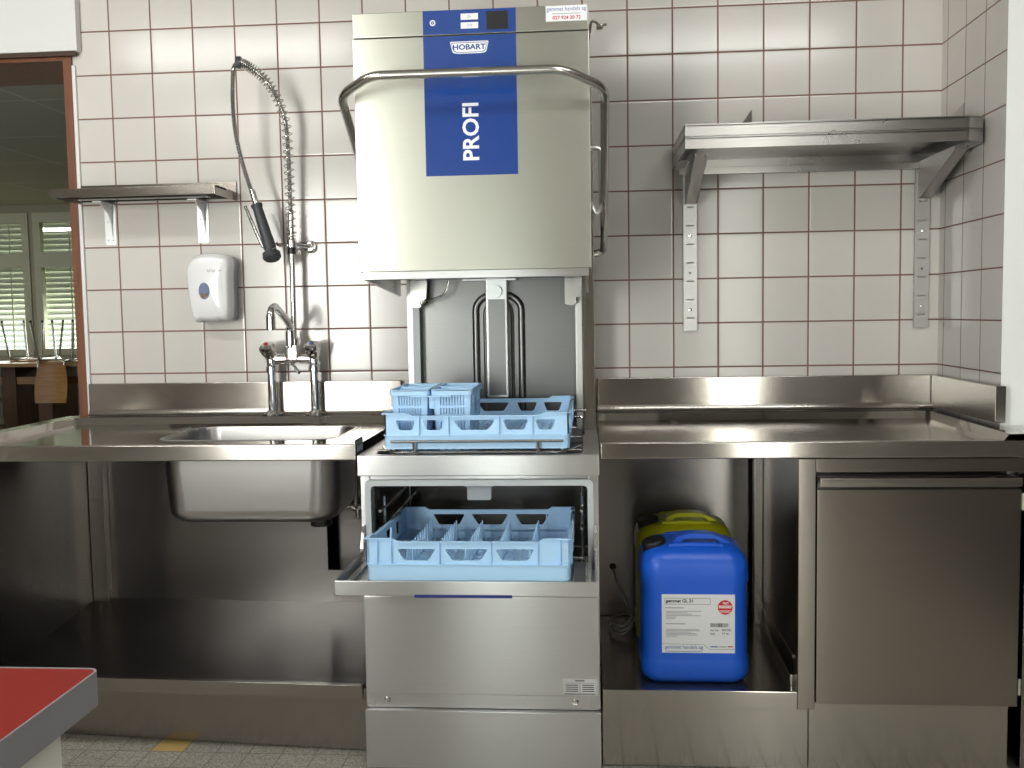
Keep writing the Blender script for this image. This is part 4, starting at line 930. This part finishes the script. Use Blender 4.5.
# ------------------------------------------------------------------ dish racks
def dish_rack(x0, x1, y0, y1, z0, z1, fholes, bholes, sholes, label, fringe, peg_xs=None):
    """y0 front (near), y1 rear; holes as (xa, xb, za, zb) fractions"""
    H = z1 - z0; W = x1 - x0; D = y1 - y0; t = 0.004
    r_ = thing('dish_rack', ((x0 + x1) / 2, (y0 + y1) / 2, z0), label, 'dish rack')
    zs = z0 + H * 0.36; cut = 0.10
    mb = MB()
    def wall_out(a, b_):
        L = b_ - a
        return roundpoly([(a, z0 + H * 0.30), (b_, z0 + H * 0.30), (b_, z1), (b_ - L * 0.12, z1), (b_ - L * 0.15, z1 - H * 0.075), (a + L * 0.15, z1 - H * 0.075), (a + L * 0.12, z1), (a, z1)], 0.004, 2)
    def holes(hs, a, L, sl=0.18):
        out = []
        for (p, q, u, v) in hs:
            xa, xb = a + p * L, a + q * L; za, zb = z0 + u * H, z0 + v * H; s_ = (xb - xa) * sl
            out.append(roundpoly([(xa + s_, za), (xb - s_, za), (xb, zb), (xa, zb)], 0.006, 3))
        return out
    mb.plate(wall_out(x0, x1), holes(fholes, x0, W), t, XZ(y0 + t)); mb.plate(wall_out(x0, x1), holes(bholes, x0, W), t, XZ(y1))
    mb.plate(wall_out(y0, y1), holes(sholes, y0, D), t, YZ(x0)); mb.plate(wall_out(y0, y1), holes(sholes, y0, D), t, YZ(x1 - t))
    # skirt round the foot, slightly proud, with rounded corners
    o_ = rrect(x0 - 0.002, x1 + 0.002, y0 - 0.002, y1 + 0.002, 0.016); i_ = rrect(x0 + 0.004, x1 - 0.004, y0 + 0.004, y1 - 0.004, 0.012)
    mb.plate(o_, [i_], H * 0.36, XY(z0))
    # folded ledges: one over the skirt, one along the dipped top edge
    o2 = rrect(x0 - 0.005, x1 + 0.005, y0 - 0.005, y1 + 0.005, 0.014)
    mb.plate(o2, [rrect(x0 + 0.002, x1 - 0.002, y0 + 0.002, y1 - 0.002, 0.012)], 0.003, XY(zs))
    L = W
    for (ya, yb_) in ((y0 - 0.007, y0 + 0.002), (y1 - 0.002, y1 + 0.007)):
        mb.box(x0 + L * 0.145, x1 - L * 0.145, ya, yb_, z1 - H * 0.075 - 0.003, z1 - H * 0.075); mb.box(x0 - 0.004, x0 + L * 0.125, ya, yb_, z1 - 0.003, z1); mb.box(x1 - L * 0.125, x1 + 0.004, ya, yb_, z1 - 0.003, z1)
    for (xa, xb) in ((x0 - 0.007, x0 + 0.002), (x1 - 0.002, x1 + 0.007)):
        mb.box(xa, xb, y0 + D * 0.145, y1 - D * 0.145, z1 - H * 0.075 - 0.003, z1 - H * 0.075); mb.box(xa, xb, y0 - 0.004, y0 + D * 0.125, z1 - 0.003, z1); mb.box(xa, xb, y1 - D * 0.125, y1 + 0.004, z1 - 0.003, z1)
    for p in fringe:                             # upright ribs on the outside
        x = x0 + p * W; mb.box(x - 0.0015, x + 0.0015, y0 - 0.007, y0, zs, z1 - H * 0.075)
        mb.box(x - 0.0015, x + 0.0015, y1, y1 + 0.007, zs, z1 - H * 0.075)
        y = y0 + p * D; mb.box(x0 - 0.007, x0, y - 0.0015, y + 0.0015, zs, z1 - H * 0.075); mb.box(x1, x1 + 0.007, y - 0.0015, y + 0.0015, zs, z1 - H * 0.075)
    mb.build('frame', 'rack_blue', r_)
    mb = MB(); n = 22
    for k in range(1, n):
        x = x0 + W * k / n; mb.box(x - 0.003, x + 0.003, y0 + 0.004, y1 - 0.004, z0 + 0.004, z0 + 0.012)
        y = y0 + D * k / n; mb.box(x0 + 0.004, x1 - 0.004, y - 0.002, y + 0.002, z0 + 0.0045, z0 + 0.0115)
    mb.build('base_grid', 'rack_blue', r_)
    if peg_xs:
        for x in peg_xs:
            mb = MB()
            mb.box(x - 0.003, x + 0.003, y0 + 0.03, y1 - 0.03, z0 + 0.0118, z0 + 0.022)
            for k in range(11):
                y = y0 + 0.06 + k * (D - 0.12) / 10
                mb.lathe([(0.0055, 0), (0.004, 0.03), (0.002, 0.056), (0.001, 0.058)], (x, y, z0 + 0.018), n=8)
                mb.box(x - 0.022, x + 0.022, y - 0.002, y + 0.002, z0 + 0.0119, z0 + 0.0185)
            mb.build('peg_row', 'rack_blue', r_)
    return r_
dish_rack(-0.253, 0.253, -0.728, -0.222, 0.8955, 0.995, [(0.06, 0.17, 0.52, 0.80), (0.21, 0.33, 0.52, 0.80), (0.375, 0.605, 0.52, 0.80), (0.645, 0.785, 0.52, 0.80), (0.82, 0.93, 0.52, 0.80)],
          [(0.06, 0.19, 0.52, 0.80), (0.22, 0.36, 0.52, 0.80), (0.40, 0.60, 0.52, 0.80), (0.65, 0.78, 0.52, 0.80), (0.82, 0.94, 0.52, 0.80)],
          [(0.08, 0.3, 0.52, 0.8), (0.38, 0.62, 0.52, 0.8), (0.70, 0.92, 0.52, 0.8)], 'light blue open dish rack on top, under the raised hood', (0.19, 0.35, 0.625, 0.805))
lr = dish_rack(-0.256, 0.256, -0.962, -0.452, 0.594, 0.701, [(0.15, 0.34, 0.47, 0.74), (0.385, 0.60, 0.47, 0.74), (0.635, 0.83, 0.47, 0.74)],
          [(0.17, 0.36, 0.50, 0.80), (0.40, 0.62, 0.50, 0.80), (0.66, 0.86, 0.50, 0.80)], [(0.42, 0.56, 0.45, 0.8), (0.68, 0.82, 0.45, 0.8)],
          'light blue dish rack with peg rows on the open lower flap', (0.05, 0.12, 0.36, 0.615, 0.845, 0.955), peg_xs=[-0.165, -0.09, -0.012, 0.070, 0.155])
lr.rotation_euler = (math.radians(-2.7), 0, 0); lr.location.z -= 0.0118   # it leans back onto the rails inside

# four-cell cutlery basket standing in the upper rack
ck = thing('cutlery_basket', (-0.125, -0.54, 0.908), 'light blue slotted cutlery basket standing in the upper dish rack', 'basket')
for (xa, xb) in ((-0.246, -0.141), (-0.128, -0.019)):
    for (ya, yb_) in ((-0.664, -0.548), (-0.538, -0.42)):
        mb = MB(); zb, zt = 0.909, 1.052; tp_ = 0.008
        def wall(a, b_, n_):
            sl = []
            for (u, v) in ((0.935, 0.962), (0.975, 1.002), (1.009, 1.038)):
                for k in range(n_):
                    c = a + 0.022 + (b_ - a - 0.044) * k / (n_ - 1); sl.append(rect(c - 0.0016, c + 0.0016, u, v))
            return [(a + tp_, zb), (b_ - tp_, zb), (b_, zt), (a, zt)], sl
        def slant(plane, sgn, pos):
            """tilt a wall so that the basket narrows downward"""
            return plane
        n0 = len(mb.bm.verts)
        o_, s_ = wall(xa, xb, 9); mb.plate(o_, s_, 0.0025, XZ(ya + 0.0025)); mb.plate(o_, s_, 0.0025, XZ(yb_))
        o_, s_ = wall(ya, yb_, 9); mb.plate(o_, s_, 0.0025, YZ(xa)); mb.plate(o_, s_, 0.0025, YZ(xb - 0.0025))
        mx, my = (xa + xb) / 2, (ya + yb_) / 2; hx, hy = (xb - xa) / 2, (yb_ - ya) / 2
        for v in mb.bm.verts:                     # draw the walls in towards the foot
            k = (zt - v.co.z) / (zt - zb) * tp_
            if abs(v.co.y - my) > hy - 0.003: v.co.y -= math.copysign(k, v.co.y - my)
            if abs(v.co.x - mx) > hx - 0.003: v.co.x -= math.copysign(k, v.co.x - mx)
        mb.box(xa + tp_, xb - tp_, ya + tp_, yb_ - tp_, zb, zb + 0.003)
        mb.plate(rrect(xa - 0.005, xb + 0.004, ya - 0.005, yb_ + 0.004, 0.012), [rrect(xa + 0.002, xb - 0.002, ya + 0.002, yb_ - 0.002, 0.009)], 0.004, XY(zt - 0.002))
        mb.plate(rrect(xa - 0.005, xb + 0.004, ya - 0.005, yb_ + 0.004, 0.012), [rrect(xa - 0.003, xb + 0.002, ya - 0.003, yb_ + 0.002, 0.011)], 0.014, XY(zt - 0.014))
        mb.build('cell', 'rack_blue', ck)
mb = MB(); mb.box(-0.190, -0.075, -0.6725, -0.6692, 1.034, 1.0375); mb.box(-0.139, -0.120, -0.66, -0.425, 1.0, 1.036); mb.build('bridge', 'rack_blue', ck)

# ------------------------------------------------------------------ red-topped worktable, near left
rt = thing('worktable', (-1.34, -2.7, FL), 'white kitchen table with red laminate top and grey edge, near left', 'table')
top = MB(); top.plate(rrect(-2.40, -0.2755, -3.10, -2.256, 0.012), [], 0.003, XY(0.8475)); top.build('tabletop', 'red_laminate', rt)
e = MB(); e.plate(rrect(-2.402, -0.273, -3.102, -2.254, 0.014), [rrect(-2.3995, -0.2755, -3.0995, -2.2565, 0.012)], 0.041, XY(0.810)); e.plate(rrect(-2.3995, -0.2757, -3.0995, -2.2567, 0.012), [], 0.037, XY(0.810)); e.build('edge_band', 'aluminium_edge', rt)
MB().box(-2.37, -0.312, -3.07, -2.29, FL + 0.1, 0.8095, 0.003).build('carcass', 'cabinet_white', rt)
dwr = MB().box(-0.3115, -0.296, -2.74, -2.305, 0.62, 0.80, 0.003).build('drawer', 'cabinet_white', rt)
mb = MB(); mb.box(-0.2958, -0.290, -2.62, -2.40, 0.735, 0.755, 0.0025); mb.build('handle', 'cabinet_white', dwr)
MB().box(-2.33, -0.36, -3.0, -2.34, FL, FL + 0.0995).build('plinth', 'rubber_grey', rt)

# ------------------------------------------------------------------ light
W = bpy.data.worlds.new('World'); SC.world = W; W.use_nodes = True
bg = W.node_tree.nodes['Background']; bg.inputs['Color'].default_value = (0.9, 0.95, 1.0, 1); bg.inputs['Strength'].default_value = 1.2
def area(name, loc, sx, sy, power, col, aim):
    l = bpy.data.lights.new(name, 'AREA'); l.shape = 'RECTANGLE'; l.size = sx; l.size_y = sy; l.energy = power; l.color = col
    o = bpy.data.objects.new(name, l); COL.objects.link(o); o.location = loc
    o.rotation_euler = Vector(aim).to_track_quat('-Z', 'Y').to_euler(); return o
KW = [245, 18, 36]
for (x0, x1, z0, z1), p, tint in zip(WINS, KW, ((1.0, 0.975, 0.975), (0.97, 1.0, 0.99), (1.0, 0.96, 0.92))):
    area('daylight', ((x0 + x1) / 2, REAR - 0.22, (z0 + z1) / 2), x1 - x0, z1 - z0, p, tint, (0, 1, 0))
for (x0, x1, z0, z1) in DW:
    area('daylight', ((x0 + x1) / 2, DY + 0.5, (z0 + z1) / 2), x1 - x0, z1 - z0, 130, (1.0, 1.0, 0.94), (0, -1, 0))

SC.view_settings.view_transform = 'Standard'; SC.view_settings.look = 'None'; SC.view_settings.gamma = 1.0
SC.view_settings.exposure = 0.0; SC.view_settings.use_curve_mapping = False
SC.cycles.max_bounces = 8; SC.cycles.glossy_bounces = 5; SC.cycles.diffuse_bounces = 4; SC.cycles.transparent_max_bounces = 12
SC.cycles.use_denoising = True; SC.cycles.caustics_reflective = False; SC.cycles.caustics_refractive = False; SC.cycles.sample_clamp_indirect = 6
